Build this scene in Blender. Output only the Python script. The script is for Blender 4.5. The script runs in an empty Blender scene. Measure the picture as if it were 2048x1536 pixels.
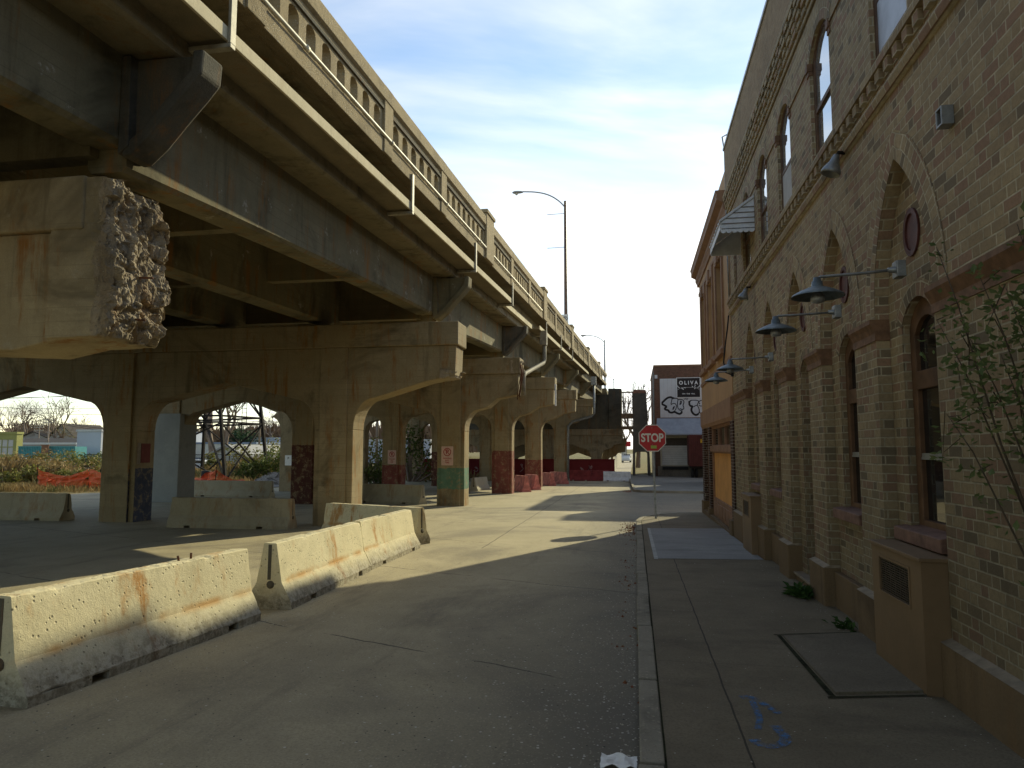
import bpy, bmesh, math, random
from mathutils import Vector, Matrix, noise
from mathutils.geometry import tessellate_polygon
R = random.Random(7)
C = bpy.context.scene.collection
PI = math.pi
SL = .0172                                     # the street falls gently away from the camera
def gz(y): return -SL * max(min(y, 60), -12)   # height of the road
# ------------------------------------------------------------------ camera
F, H, YAW, PIT = 1420., 1.85, math.radians(9.8278), math.radians(5.1908)
cd = bpy.data.cameras.new('camera'); cam = bpy.data.objects.new('camera', cd); C.objects.link(cam)
cam.location = (0, 0, H); cam.rotation_euler = (PI/2 + PIT, 0, YAW)
cd.sensor_width = 36; cd.lens = F / 2048 * 36; cd.clip_end = 3000; cd.clip_start = .05
bpy.context.scene.camera = cam
_f = Vector((-math.sin(YAW)*math.cos(PIT), math.cos(YAW)*math.cos(PIT), math.sin(PIT)))
_r = Vector((math.cos(YAW), math.sin(YAW), 0)); _u = _r.cross(_f)
def at(px, py, Y):                              # survey helper: the place at distance Y along the street seen at a photo point
    d = F*_f + (px-1024)*_r + (768-py)*_u
    t = Y / d.y
    return Vector((d.x*t, Y, H + d.z*t))
# ------------------------------------------------------------------ node materials
class NT:
    def __init__(s, name):
        s.m = bpy.data.materials.new(name); s.m.use_nodes = True
        s.t = s.m.node_tree; s.n = s.t.nodes; s.n.clear()
        s.out = s.n.new('ShaderNodeOutputMaterial'); s.b = s.n.new('ShaderNodeBsdfPrincipled')
        s.t.links.new(s.b.outputs[0], s.out.inputs[0]); s._p = None
    def link(s, a, b): s.t.links.new(a, b)
    def put(s, sock, v):
        if v is None: return
        if hasattr(v, 'links') or hasattr(v, 'is_linked'): s.t.links.new(v, sock)
        else:
            if isinstance(v, (tuple, list)) and len(v) == 3 and sock.type == 'RGBA': v = (*v, 1)
            sock.default_value = v
    def pos(s):
        if not s._p: s._p = s.n.new('ShaderNodeNewGeometry')
        return s._p.outputs['Position']
    def normal(s): s.pos(); return s._p.outputs['True Normal']
    def math(s, op, a, b=0, c=0, clamp=False):
        x = s.n.new('ShaderNodeMath'); x.operation = op; x.use_clamp = clamp
        s.put(x.inputs[0], a); s.put(x.inputs[1], b); s.put(x.inputs[2], c); return x.outputs[0]
    def sep(s, v): x = s.n.new('ShaderNodeSeparateXYZ'); s.put(x.inputs[0], v); return x.outputs
    def comb(s, a, b, c=0.):
        x = s.n.new('ShaderNodeCombineXYZ'); s.put(x.inputs[0], a); s.put(x.inputs[1], b); s.put(x.inputs[2], c); return x.outputs[0]
    def scale(s, v, k):
        x = s.n.new('ShaderNodeVectorMath'); x.operation = 'MULTIPLY'; s.put(x.inputs[0], v); x.inputs[1].default_value = k; return x.outputs[0]
    def noise(s, sc, det=4, rough=.6, vec=None, dist=0):
        x = s.n.new('ShaderNodeTexNoise'); s.put(x.inputs['Vector'], vec if vec is not None else s.pos())
        x.inputs['Scale'].default_value = sc; x.inputs['Detail'].default_value = det; x.inputs['Roughness'].default_value = rough
        x.inputs['Distortion'].default_value = dist; return x.outputs[0]
    def ramp(s, v, lo, hi):                       # smooth 0..1
        x = s.n.new('ShaderNodeMapRange'); x.interpolation_type = 'SMOOTHSTEP'; s.put(x.inputs[0], v)
        x.inputs[1].default_value = lo; x.inputs[2].default_value = hi; return x.outputs[0]
    def mix(s, f, a, b, mode='MIX'):
        x = s.n.new('ShaderNodeMix'); x.data_type = 'RGBA'; x.blend_type = mode
        s.put(x.inputs[0], f); s.put(x.inputs[6], a); s.put(x.inputs[7], b); return x.outputs[2]
    def bump(s, h, st, dist=.02):
        x = s.n.new('ShaderNodeBump'); s.put(x.inputs['Height'], h); x.inputs['Strength'].default_value = st; x.inputs['Distance'].default_value = dist
        s.link(x.outputs[0], s.b.inputs['Normal']); return x
    def fin(s, col, rough=.9, spec=.25, metal=0):
        s.put(s.b.inputs['Base Color'], col); s.put(s.b.inputs['Roughness'], rough)
        s.b.inputs['Specular IOR Level'].default_value = spec; s.b.inputs['Metallic'].default_value = metal; return s.m
def plain(name, col, rough=.7, var=.25, sc=3, spec=.3, metal=0, bump=.15):
    t = NT(name); n = t.noise(sc, 5, .65)
    dark = tuple(c*(1-var) for c in col); lite = tuple(min(1, c*(1+var)) for c in col)
    c = t.mix(t.ramp(n, .3, .7), dark, lite)
    if bump: t.bump(t.noise(sc*12, 3), bump, .01)
    return t.fin(c, rough, spec, metal)
def concrete(name, a, b, rust=.0, dark=.5, speck=.0, bump=.35, sc=1.0, pits=0., paint=None, rustc=(.30,.13,.03), lime=0., toe=0., boards=0., streak=(2.6,2.6,.22)):
    """weathered concrete: mottling, water streaks, rust bleeding, pits, optional painted dado (colour, height of its top)"""
    t = NT(name); p = t.pos()
    c = t.mix(t.ramp(t.noise(.9*sc, 6, .7), .3, .72), a, b)
    c = t.mix(t.math('MULTIPLY', t.ramp(t.noise(.45*sc, 5, .7, dist=.6), .5, .72), dark), c, tuple(x*.28 for x in a))
    sv = t.scale(p, streak)
    st = t.ramp(t.noise(1.0, 6, .7, sv), .52, .74)
    c = t.mix(t.math('MULTIPLY', st, dark*.8), c, tuple(x*.33 for x in a))
    if rust:
        rs = t.math('MULTIPLY', t.ramp(t.noise(1.3, 6, .75, t.scale(p, (streak[0]*.8+.3, streak[1]*.8+.3, streak[2]*1.3))), .50, .66), t.ramp(t.noise(.8, 4), .40, .56))
        c = t.mix(t.math('MULTIPLY', rs, rust, clamp=True), c, rustc)
    if lime:
        c = t.mix(t.math('MULTIPLY', t.ramp(t.noise(2.2, 7, .75), .6, .68), lime), c, (.5,.47,.4))
    if boards:
        zz_ = t.math('ADD', t.sep(p)[2], t.math('ADD', 50., t.math('MULTIPLY', t.noise(.6, 2), .05))); bm_ = t.math('MODULO', zz_, .17)
        c = t.mix(t.math('MULTIPLY', t.math('LESS_THAN', bm_, .012), t.math('MULTIPLY', t.ramp(t.noise(.9, 4), .42, .6), boards)), c, tuple(x*.3 for x in a))
        brd = t.n.new('ShaderNodeTexWhiteNoise'); brd.noise_dimensions = '1D'; t.put(brd.inputs['W'], t.math('FLOOR', t.math('DIVIDE', zz_, .17)))
        c = t.mix(t.math('MULTIPLY', brd.outputs['Value'], boards*.5), c, tuple(x*.6 for x in a))
    fine = t.noise(55*sc, 3, .7)
    c = t.mix(t.math('MULTIPLY', t.ramp(fine, .35, .75), .35), c, tuple(x*.55 for x in a))
    if paint:
        col, top = paint[0], paint[1]
        z = t.sep(p)[2]
        zz = t.math('ADD', z, t.math('MULTIPLY', t.math('SUBTRACT', t.noise(5, 5, .7), .5), .16))
        f = t.math('LESS_THAN', zz, top)
        if len(paint) > 2: f = t.math('MULTIPLY', f, t.math('GREATER_THAN', zz, paint[2]))
        if len(paint) > 3: f = t.math('MULTIPLY', f, t.math('GREATER_THAN', t.sep(t.normal())[0], .5))
        f = t.math('MULTIPLY', f, t.math('SUBTRACT', 1, t.math('ADD', .12, t.math('MULTIPLY', t.ramp(t.noise(4, 7, .8), .5, .62), .75))))
        pc = t.mix(t.ramp(t.noise(2, 5), .35, .7), tuple(x*.7 for x in col), col)
        c = t.mix(f, c, pc)
    if toe:
        o_ = t.n.new('ShaderNodeTexCoord'); z_o = t.sep(o_.outputs['Object'])[2]
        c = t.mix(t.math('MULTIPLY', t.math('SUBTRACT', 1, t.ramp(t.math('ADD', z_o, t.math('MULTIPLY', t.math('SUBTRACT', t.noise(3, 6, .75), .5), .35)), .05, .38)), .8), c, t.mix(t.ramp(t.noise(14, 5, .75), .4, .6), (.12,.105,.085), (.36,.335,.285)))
        c = t.mix(t.math('MULTIPLY', t.math('MULTIPLY', t.math('SUBTRACT', 1, t.ramp(t.math('ABSOLUTE', t.math('SUBTRACT', z_o, .34)), .0, .07)), t.ramp(t.noise(.7, 4), .48, .6)), toe), c, (.50,.25,.06))
    h = t.math('ADD', t.math('MULTIPLY', fine, .5), t.noise(9*sc, 5, .7))
    if speck or pits:
        v = t.n.new('ShaderNodeTexVoronoi'); t.put(v.inputs['Vector'], p); v.inputs['Scale'].default_value = 22 if pits else 32
        d = v.outputs['Distance']; rnd = t.sep(v.outputs['Color'])[0]
        if pits:
            f = t.math('MULTIPLY', t.math('SUBTRACT', 1, t.ramp(d, .12, .3)), t.ramp(rnd, .62, .66))
            c = t.mix(t.math('MULTIPLY', f, pits), c, tuple(x*.3 for x in a)); h = t.math('SUBTRACT', h, t.math('MULTIPLY', f, 2.5))
        if speck:
            f = t.math('MULTIPLY', t.math('SUBTRACT', 1, t.ramp(d, .25, .45)), t.ramp(rnd, .3, .9))
            c = t.mix(t.math('MULTIPLY', f, speck), c, t.mix(rnd, (.05,.04,.03), (.62,.55,.42))); h = t.math('ADD', h, t.math('MULTIPLY', f, .8))
    t.bump(h, bump, .02)
    return t.fin(c, .92, .2)
def brick_mat(name, bw, bh, cols, mortar, uv=False, flemish=True, jt=.011, dirt=.4):
    t = NT(name); p = t.pos()
    if uv:
        u_ = t.n.new('ShaderNodeUVMap'); q = t.sep(u_.outputs[0]); u, v = q[0], q[1]
    else:
        q = t.sep(p); nx = t.math('ABSOLUTE', t.sep(t.normal())[0]); f = t.math('GREATER_THAN', nx, .5)
        u = t.math('ADD', t.math('MULTIPLY', f, q[1]), t.math('MULTIPLY', t.math('SUBTRACT', 1, f), q[0])); v = q[2]
    u = t.math('ADD', u, 100.); v = t.math('ADD', v, 50.)
    u = t.math('ADD', u, t.math('MULTIPLY', t.noise(5, 2), .008)); v = t.math('ADD', v, t.math('MULTIPLY', t.noise(3, 2), .012))
    row = t.math('FLOOR', t.math('DIVIDE', v, bh)); fv = t.math('SUBTRACT', v, t.math('MULTIPLY', row, bh))
    per = bw*1.5 if flemish else bw
    uo = t.math('ADD', u, t.math('MULTIPLY', t.math('MODULO', row, 2.), per*.5))
    k = t.math('FLOOR', t.math('DIVIDE', uo, per)); m = t.math('SUBTRACT', uo, t.math('MULTIPLY', k, per))
    e = t.math('MINIMUM', m, t.math('SUBTRACT', per, m)); half = 0.
    if flemish:
        e = t.math('MINIMUM', e, t.math('ABSOLUTE', t.math('SUBTRACT', m, bw))); half = t.math('GREATER_THAN', m, bw)
    e = t.math('MINIMUM', e, t.math('MINIMUM', fv, t.math('SUBTRACT', bh, fv)))
    face = t.ramp(e, jt*.35, jt*.75)
    w = t.n.new('ShaderNodeTexWhiteNoise'); t.put(w.inputs[0], t.comb(t.math('ADD', t.math('MULTIPLY', k, 2.), half), row))
    rnd = w.outputs['Value']; r2 = t.sep(w.outputs['Color'])
    c = t.mix(t.ramp(rnd, 0, .75), cols[0], cols[1]); c = t.mix(t.ramp(r2[1], .72, .8), c, cols[2]); c = t.mix(t.ramp(r2[2], .86, .92), c, cols[3])
    c = t.mix(t.math('MULTIPLY', t.ramp(t.noise(30, 4, .7), .35, .7), .35), c, tuple(x*.5 for x in cols[0]))
    mo = t.mix(t.ramp(t.noise(7, 4, .7), .3, .7), tuple(x*.6 for x in mortar), mortar)
    c = t.mix(face, mo, c)
    c = t.mix(t.math('MULTIPLY', t.ramp(t.noise(.55, 6, .7, t.scale(p, (1, 1, .5))), .45, .75), dirt), c, t.mix(.65, c, (.02,.018,.014)))
    c = t.mix(t.math('MULTIPLY', t.math('SUBTRACT', 1, t.ramp(t.math('ADD', t.sep(p)[2], t.noise(1.5, 4)), 1.2, 4.6)), .55), c, t.mix(.8, c, (.02,.018,.012)))   # dimmer light low on the wall, painted into the brick colour
    c = t.mix(t.math('MULTIPLY', t.ramp(t.noise(1.0, 5, .7, t.scale(p, (1.6, 1.6, .18))), .55, .72), .45), c, t.mix(.7, c, (.015,.014,.011)))
    c = t.mix(t.math('MULTIPLY', t.ramp(t.noise(2.6, 7, .8), .64, .70), .4), c, (.46,.43,.36))
    c = t.mix(t.math('MULTIPLY', t.ramp(t.noise(.35, 4, .6), .45, .65), .3), c, t.mix(1., c, (1.5,1.45,1.3), 'MULTIPLY'))
    t.bump(t.math('ADD', face, t.math('MULTIPLY', t.noise(60, 3), .35)), .55, .012)
    return t.fin(c, .88, .2)
# base colours
WARM = ((.30,.25,.165), (.20,.165,.105))
M = {}
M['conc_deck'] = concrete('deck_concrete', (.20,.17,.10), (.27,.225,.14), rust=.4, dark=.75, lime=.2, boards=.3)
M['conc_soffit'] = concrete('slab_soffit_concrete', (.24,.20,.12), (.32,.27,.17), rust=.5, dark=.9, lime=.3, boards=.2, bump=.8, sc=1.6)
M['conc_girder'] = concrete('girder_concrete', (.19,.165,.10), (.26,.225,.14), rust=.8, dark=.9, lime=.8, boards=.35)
M['conc_near'] = concrete('near_pier_concrete', (.38,.31,.195), (.51,.425,.275), rust=1.0, dark=.9, lime=.3, bump=.6, boards=.25)
M['conc_pier'] = concrete('pier_concrete', (.30,.238,.14), (.40,.322,.20), rust=.9, dark=.85, lime=.15, bump=.5, boards=.35)
M['conc_pale'] = concrete('pale_concrete', (.42,.385,.29), (.50,.455,.35), rust=.2, dark=.25)
M['conc_rough'] = concrete('broken_concrete', (.34,.27,.18), (.50,.42,.31), rust=.45, dark=.6, speck=.35, bump=1.0, sc=2, streak=(3,3,.6))
M['aggregate'] = concrete('exposed_aggregate', (.34,.265,.155), (.42,.33,.20), speck=.75, dark=.5, bump=.9, sc=1.6)
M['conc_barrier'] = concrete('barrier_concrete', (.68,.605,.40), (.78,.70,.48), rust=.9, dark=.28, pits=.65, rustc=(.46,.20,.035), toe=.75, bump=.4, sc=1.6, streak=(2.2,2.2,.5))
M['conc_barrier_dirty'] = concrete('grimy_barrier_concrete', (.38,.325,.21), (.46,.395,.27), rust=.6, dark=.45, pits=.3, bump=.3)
M['red_barrier'] = plain('faded_red_paint', (.55,.20,.165), .8, .35, 3); M['maroon_barrier'] = plain('maroon_paint', (.22,.035,.035), .75, .3, 3)
M['white_barrier'] = plain('white_paint', (.74,.74,.76), .7, .15, 3)
M['conc_dark'] = concrete('dark_concrete', (.095,.088,.07), (.15,.132,.10), rust=.4, dark=.7, bump=.8)
M['conc_tower'] = concrete('tower_concrete', (.13,.12,.10), (.22,.19,.15), dark=.6, speck=.35, bump=.7)
M['block_gray'] = concrete('new_gray_concrete', (.29,.30,.28), (.37,.375,.345), dark=.35, lime=.4, bump=.2)
M['tray'] = concrete('tray_concrete', (.60,.52,.35), (.72,.63,.44), rust=.15, dark=.35, bump=.2, streak=(6,6,.4))
M['tray_under'] = concrete('tray_soffit', (.20,.165,.105), (.26,.215,.14), rust=.2, dark=.5, bump=.2)  # darker copy of the tray concrete, underside shade painted into the colour
M['galv'] = plain('galvanised_steel', (.30,.31,.31), .5, .25, 8, .5, .7, .05)
M['hanger'] = plain('weathered_metal', (.33,.30,.235), .6, .25, 6, .4, .2)
M['pipe'] = plain('pale_conduit', (.60,.54,.40), .5, .2, 6, .4)
M['rusty'] = plain('rusty_iron', (.12,.05,.025), .9, .5, 18)
M['steel_dark'] = plain('dark_steel', (.022,.018,.015), .85, .4, 4, .15)
M['bronze'] = plain('bronze_pole_paint', (.16,.10,.065), .5, .2, 3)
M['gray_pole'] = plain('grey_pole_paint', (.32,.34,.36), .5, .2, 3)
M['brick'] = brick_mat('olive_brick', .215, .083, ((.335,.25,.15), (.43,.33,.196), (.345,.218,.143), (.22,.172,.112)), (.60,.52,.365))
M['brick_uv'] = brick_mat('olive_brick_arch', .083, .125, ((.335,.25,.15), (.43,.33,.196), (.345,.218,.143), (.22,.172,.112)), (.60,.52,.365), uv=True, flemish=False)
M['brick_red'] = brick_mat('dark_red_brick', .2, .075, ((.07,.028,.02), (.10,.04,.026), (.06,.03,.02), (.13,.06,.035)), (.48,.42,.36), flemish=False)
M['brick_ware'] = brick_mat('brown_red_brick', .2, .075, ((.16,.075,.05), (.20,.095,.06), (.15,.08,.05), (.12,.06,.04)), (.26,.19,.14), flemish=False)
M['brick_upper'] = brick_mat('painted_tan_brick', .215, .083, ((.33,.235,.14), (.37,.265,.16), (.31,.215,.125), (.34,.235,.14)), (.36,.265,.17))
M['terracotta'] = plain('terracotta', (.185,.10,.054), .7, .3, 9); M['terra_pale'] = plain('dusty_terracotta', (.17,.095,.07), .75, .3, 9)
M['medallion'] = plain('oxblood_terracotta', (.10,.035,.03), .5, .25, 9)
M['plinth'] = concrete('tan_painted_render', (.17,.115,.064), (.20,.135,.075), dark=.6, bump=.3, rust=.15); M['plinth_top'] = plain('dusty_ledge', (.26,.21,.15), .85, .2, 9)
M['ac'] = plain('tan_painted_metal', (.18,.115,.06), .55, .1, 2, .35); M['grille'] = plain('dark_grille', (.06,.045,.03), .5, .2, 8)
M['wood'] = plain('brown_window_paint', (.125,.066,.034), .6, .3, 5); M['wood_dark'] = plain('dark_stained_wood', (.055,.031,.02), .65, .3, 5)
M['tan'] = plain('tan_stucco', (.46,.28,.14), .8, .1, 1.5); M['tan_trim'] = plain('brown_trim', (.24,.13,.078), .75, .2, 3); M['tan_trim2'] = plain('umber_trim', (.30,.17,.10), .75, .15, 3)
M['plywood'] = plain('orange_plywood', (.56,.27,.075), .7, .12, 2)
M['blind'] = plain('pale_blind', (.52,.50,.47), .8, .08, 5)
def glass(name, tint, rough=.03):
    t = NT(name); n = t.noise(1.5, 2); t.bump(n, .04, .05); m = t.fin(tint, rough, .9); return m
M['glass'] = glass('dark_window_glass', (.012,.013,.014)); M['glass_sky'] = glass('sky_reflecting_glass', (.55,.58,.60), .02); M['glass_sky'].node_tree.nodes['Principled BSDF'].inputs['Metallic'].default_value = .8
M['coping'] = plain('grey_metal_coping', (.35,.36,.38), .45, .15, 4, .5, .5)
M['awning'] = plain('white_aluminium', (.68,.70,.74), .5, .1, 6); M['awning_dark'] = plain('awning_slat_brown', (.16,.13,.11), .6, .2, 6)
M['red_sign'] = plain('sign_red', (.48,.014,.02), .4, .12, 9, .4, 0, 0); M['sign_white'] = plain('sign_white', (.78,.77,.74), .45, .06, 9, .4, 0, 0)
M['sticker'] = plain('green_sticker', (.35,.48,.10), .5, .05, 9, .3, 0, 0); M['sign_pink'] = plain('faded_sign_pink', (.62,.42,.34), .6, .1, 9, .3, 0, 0)
M['ink'] = plain('black_ink', (.015,.013,.014), .6, .1, 5, .3, 0, 0); M['sign_black'] = plain('sign_black', (.018,.014,.014), .5, .1, 5, .3, 0, 0)
M['sign_redink'] = plain('faded_red_ink', (.38,.06,.05), .6, .1, 9, .3, 0, 0); M['sign_blue'] = plain('sign_blue', (.08,.25,.50), .5, .1, 9, .3, 0, 0)
M['cream'] = plain('cream_paint', (.72,.66,.52), .6, .05, 5, .3, 0, 0)
M['panel_white'] = plain('white_metal_panel', (.62,.62,.62), .6, .06, .8); M['awn_blue'] = plain('blue_grey_metal', (.30,.34,.40), .5, .1, 2)
M['door_white'] = plain('white_roller_door', (.55,.54,.50), .6, .08, 2); M['trailer'] = plain('oxide_red_container', (.11,.032,.027), .6, .2, 2)
M['paint_fill'] = plain('pale_spray', (.56,.58,.60), .7, .1, 3, .3, 0, 0); M['tag_white'] = plain('faint_spray', (.30,.20,.20), .7, .3, 3, .3, 0, 0)
M['maroon_wall'] = concrete('maroon_painted_wall', (.14,.018,.02), (.17,.025,.027), dark=.2, bump=.2)
M['yellow'] = plain('yellow_placard', (.65,.42,.03), .5, .1, 5, .3, 0, 0)
M['rubber'] = plain('black_rubber', (.02,.02,.02), .8, .2, 8)
M['netting'] = None
def netting():
    t = NT('orange_plastic_mesh'); p = t.sep(t.pos())
    a = t.math('MODULO', t.math('ADD', t.math('ADD', p[0], p[1]), 200.), .09); b = t.math('MODULO', t.math('ADD', p[2], 50.), .09)
    f = t.math('MAXIMUM', t.math('LESS_THAN', a, .05), t.math('LESS_THAN', b, .045))
    t.put(t.b.inputs['Alpha'], f); return t.fin((.75,.13,.045), .6, .3)
M['netting'] = netting()
def leafmat(name, a, b, c=None, sc=1.5, trans=.25):
    t = NT(name); col = t.mix(t.ramp(t.noise(sc, 4, .7), .32, .68), a, b)
    if c: col = t.mix(t.ramp(t.noise(sc*2.3, 3), .55, .68), col, c)
    t.b.inputs['Transmission Weight'].default_value = 0
    tr = t.n.new('ShaderNodeBsdfTranslucent'); t.put(tr.inputs[0], col); ms = t.n.new('ShaderNodeMixShader'); ms.inputs[0].default_value = trans
    m = t.fin(col, .7, .25); t.link(t.b.outputs[0], ms.inputs[1]); t.link(tr.outputs[0], ms.inputs[2]); t.link(ms.outputs[0], t.out.inputs[0]); return m
M['dry'] = leafmat('dry_grass', (.30,.19,.075), (.20,.15,.055), (.12,.13,.045), .25)
M['bush'] = leafmat('green_bush', (.07,.11,.025), (.15,.17,.04), (.04,.06,.018), 1.2)
M['bush_yellow'] = leafmat('yellow_green_bush', (.22,.20,.04), (.14,.15,.035), (.20,.11,.05), 1.0)
M['vine'] = leafmat('sapling_leaf', (.10,.14,.05), (.17,.215,.08), (.23,.22,.09), 9, .35)
M['weed'] = leafmat('weed_leaf', (.03,.07,.015), (.06,.11,.025), None, 9)
M['twig'] = plain('bare_twig', (.20,.15,.115), .9, .3, 1); M['stem'] = plain('sapling_stem', (.07,.05,.03), .9, .3, 9)
M['evergreen'] = leafmat('evergreen', (.025,.05,.025), (.04,.075,.03), None, .6)
M['litter'] = leafmat('fallen_leaf', (.25,.055,.03), (.20,.10,.04), (.10,.05,.02), 14, .1)
M['pebble'] = plain('pale_grit', (.42,.38,.31), .9, .5, 30); M['gravel'] = plain('grey_gravel', (.22,.20,.175), .95, .5, 14, .2, 0, .8)
# ------------------------------------------------------------------ mesh helpers
class MB:
    def __init__(s): s.v = []; s.f = []; s.uv = None; s.mi = []; s.cur = 0; s.smooth = set()
    def add(s, vs, fs, smooth=False):
        o = len(s.v); s.v += [tuple(v) for v in vs]
        for f in fs:
            if smooth: s.smooth.add(len(s.f))
            s.f.append([i+o for i in f]); s.mi.append(s.cur)
    def box(s, x0, x1, y0, y1, z0, z1, mp=None):
        v = [(x, y, z) for x in (x0, x1) for y in (y0, y1) for z in (z0, z1)]
        if mp: v = [mp(*p) for p in v]
        s.add(v, [(0,1,3,2), (4,6,7,5), (0,4,5,1), (2,3,7,6), (0,2,6,4), (1,5,7,3)]); return s
    def slab(s, loops, mp, d0, d1):
        """polygon (outer loop first, then holes) in 2D, given thickness d0..d1 through mp(a, b, d)"""
        fl = [p for l in loops for p in l]; n = len(fl)
        tris = tessellate_polygon([[Vector((a, b, 0)) for a, b in l] for l in loops])
        vs = [mp(a, b, d0) for a, b in fl] + [mp(a, b, d1) for a, b in fl]
        fs = [tuple(t) for t in tris] + [tuple(i+n for i in reversed(t)) for t in tris]
        o = 0
        for l in loops:
            k = len(l)
            for i in range(k): j = (i+1) % k; fs.append((o+i, o+i+n, o+j+n, o+j))
            o += k
        s.add(vs, fs); return s
    def tube(s, pts, r, n=8, cap=True):
        pts = [Vector(p) for p in pts]; rs = r if isinstance(r, (list, tuple)) else [r]*len(pts)
        vs = []; fs = []; up = None
        for i, p in enumerate(pts):
            d = (pts[min(i+1, len(pts)-1)] - pts[max(i-1, 0)]).normalized()
            if up is None: up = Vector((0,0,1)) if abs(d.z) < .9 else Vector((1,0,0))
            a = d.cross(up).normalized(); b = a.cross(d).normalized(); up = b
            for k in range(n): t = 2*PI*k/n; vs.append(p + rs[i]*(math.cos(t)*a + math.sin(t)*b))
        for i in range(len(pts)-1):
            for k in range(n): fs.append((i*n+k, i*n+(k+1) % n, (i+1)*n+(k+1) % n, (i+1)*n+k))
        if cap: fs += [tuple(range(n-1, -1, -1)), tuple(range((len(pts)-1)*n, len(pts)*n))]
        s.add(vs, fs, n > 4); return s
    def bar(s, a, b, w, h=None):
        a = Vector(a); b = Vector(b); h = h or w; d = (b-a).normalized(); up = Vector((0,0,1)) if abs(d.z) < .95 else Vector((0,1,0))
        x = d.cross(up).normalized()*w/2; y = x.cross(d).normalized()*h/2
        v = [p+i*x+j*y for p in (a, b) for i, j in ((-1,-1), (1,-1), (1,1), (-1,1))]
        s.add(v, [(3,2,1,0), (4,5,6,7), (0,1,5,4), (1,2,6,5), (2,3,7,6), (3,0,4,7)]); return s
    def lathe(s, prof, c=(0,0,0), n=20, axis='z'):
        vs = []; fs = []
        for r, z in prof:
            for k in range(n):
                t = 2*PI*k/n; q = (r*math.cos(t), r*math.sin(t), z)
                if axis == 'x': q = (q[2], q[0], q[1])
                if axis == 'y': q = (q[0], q[2], q[1])
                vs.append((q[0]+c[0], q[1]+c[1], q[2]+c[2]))
        for i in range(len(prof)-1):
            for k in range(n): fs.append((i*n+k, i*n+(k+1) % n, (i+1)*n+(k+1) % n, (i+1)*n+k))
        s.add(vs, fs, True); return s
    def build(s, name, mat, parent=None, loc=None, bevel=0, recalc=True):
        me = bpy.data.meshes.new(name)
        off = Vector(loc) if loc else (parent.location.copy() if parent and parent.parent is None else Vector((0,0,0)))
        if parent is not None and parent.parent is not None: off = parent['_w'] if '_w' in parent else Vector((0,0,0)); off = Vector(off)
        me.from_pydata([tuple(Vector(v)-off) for v in s.v], [], s.f); me.update()
        if s.uv:
            l = me.uv_layers.new(name='UVMap')
            for lp in me.loops: l.data[lp.index].uv = s.uv[lp.vertex_index]
        mats = mat if isinstance(mat, list) else [mat]
        for m in mats: me.materials.append(m)
        for p in me.polygons:
            p.material_index = s.mi[p.index]; p.use_smooth = p.index in s.smooth
        if recalc:
            bm = bmesh.new(); bm.from_mesh(me); bmesh.ops.recalc_face_normals(bm, faces=bm.faces); bm.to_mesh(me); bm.free()
        o = bpy.data.objects.new(name, me); C.objects.link(o)
        if parent is not None:
            o.parent = parent; o['_w'] = list(off)
        else: o.location = off
        if bevel:
            b = o.modifiers.new('bevel', 'BEVEL'); b.width = bevel; b.segments = 2; b.limit_method = 'ANGLE'; b.angle_limit = .6
        return o
def thing(name, label, cat, loc=(0,0,0), rz=0, group=None):
    o = bpy.data.objects.new(name, None); C.objects.link(o); o.location = loc; o.rotation_euler = (0,0,rz)
    o['label'] = label; o['category'] = cat
    if group: o['group'] = group
    return o
def tag(o, label, cat, group=None):
    o['label'] = label; o['category'] = cat
    if group: o['group'] = group
    return o
def struct(o, kind='structure', label=None):
    o['kind'] = kind
    if label: o['label'] = label
    return o
def copy_tree(o, label=None, loc=None, rz=None):
    def cp(x, par):
        c = x.copy(); C.objects.link(c); c.parent = par
        for ch in x.children: cp(ch, c)
        return c
    c = cp(o, None)
    if label: c['label'] = label
    if loc: c.location = loc
    if rz is not None: c.rotation_euler.z = rz
    return c
def text(name, s, size, mp, mat, parent, bold=.0, sx=1., depth=.004):
    """letters as a mesh; mp(x, y, d) places the flat lettering (centred on 0,0) in the place"""
    cu = bpy.data.curves.new('lettering', 'FONT'); cu.body = s; cu.size = size; cu.align_x = 'CENTER'; cu.align_y = 'CENTER'; cu.offset = bold
    ob = bpy.data.objects.new('lettering', cu); C.objects.link(ob)
    me = bpy.data.meshes.new_from_object(ob.evaluated_get(bpy.context.evaluated_depsgraph_get()))
    bpy.data.objects.remove(ob); bpy.data.curves.remove(cu)
    b = MB(); b.add([mp(v.co.x*sx, v.co.y, depth) for v in me.vertices], [tuple(p.vertices) for p in me.polygons])
    bpy.data.meshes.remove(me)
    return b.build(name, mat, parent, recalc=False)
def stroke(b, pts, w, mp, d=.006, closed=False):
    """flat painted line through pts"""
    n = len(pts)
    L = []; Rr = []
    for i in range(n):
        a = pts[(i-1) % n] if closed or i > 0 else pts[i]; c = pts[(i+1) % n] if closed or i < n-1 else pts[i]
        dx, dy = c[0]-a[0], c[1]-a[1]; l = math.hypot(dx, dy) or 1
        ww = w[i] if isinstance(w, list) else w
        L.append((pts[i][0]-dy/l*ww/2, pts[i][1]+dx/l*ww/2)); Rr.append((pts[i][0]+dy/l*ww/2, pts[i][1]-dx/l*ww/2))
    vs = [mp(*p, d) for p in L] + [mp(*p, d) for p in Rr]
    fs = [(i, (i+1) % n, n+(i+1) % n, n+i) for i in range(n if closed else n-1)]
    b.add(vs, fs)
def smooth_pts(p, it=2, closed=True):
    for _ in range(it):
        q = []; n = len(p)
        for i in range(n if closed else n-1):
            a, c = p[i], p[(i+1) % n]; q += [(a[0]*.75+c[0]*.25, a[1]*.75+c[1]*.25), (a[0]*.25+c[0]*.75, a[1]*.25+c[1]*.75)]
        p = q if closed else [p[0]] + q + [p[-1]]
    return p
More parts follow.
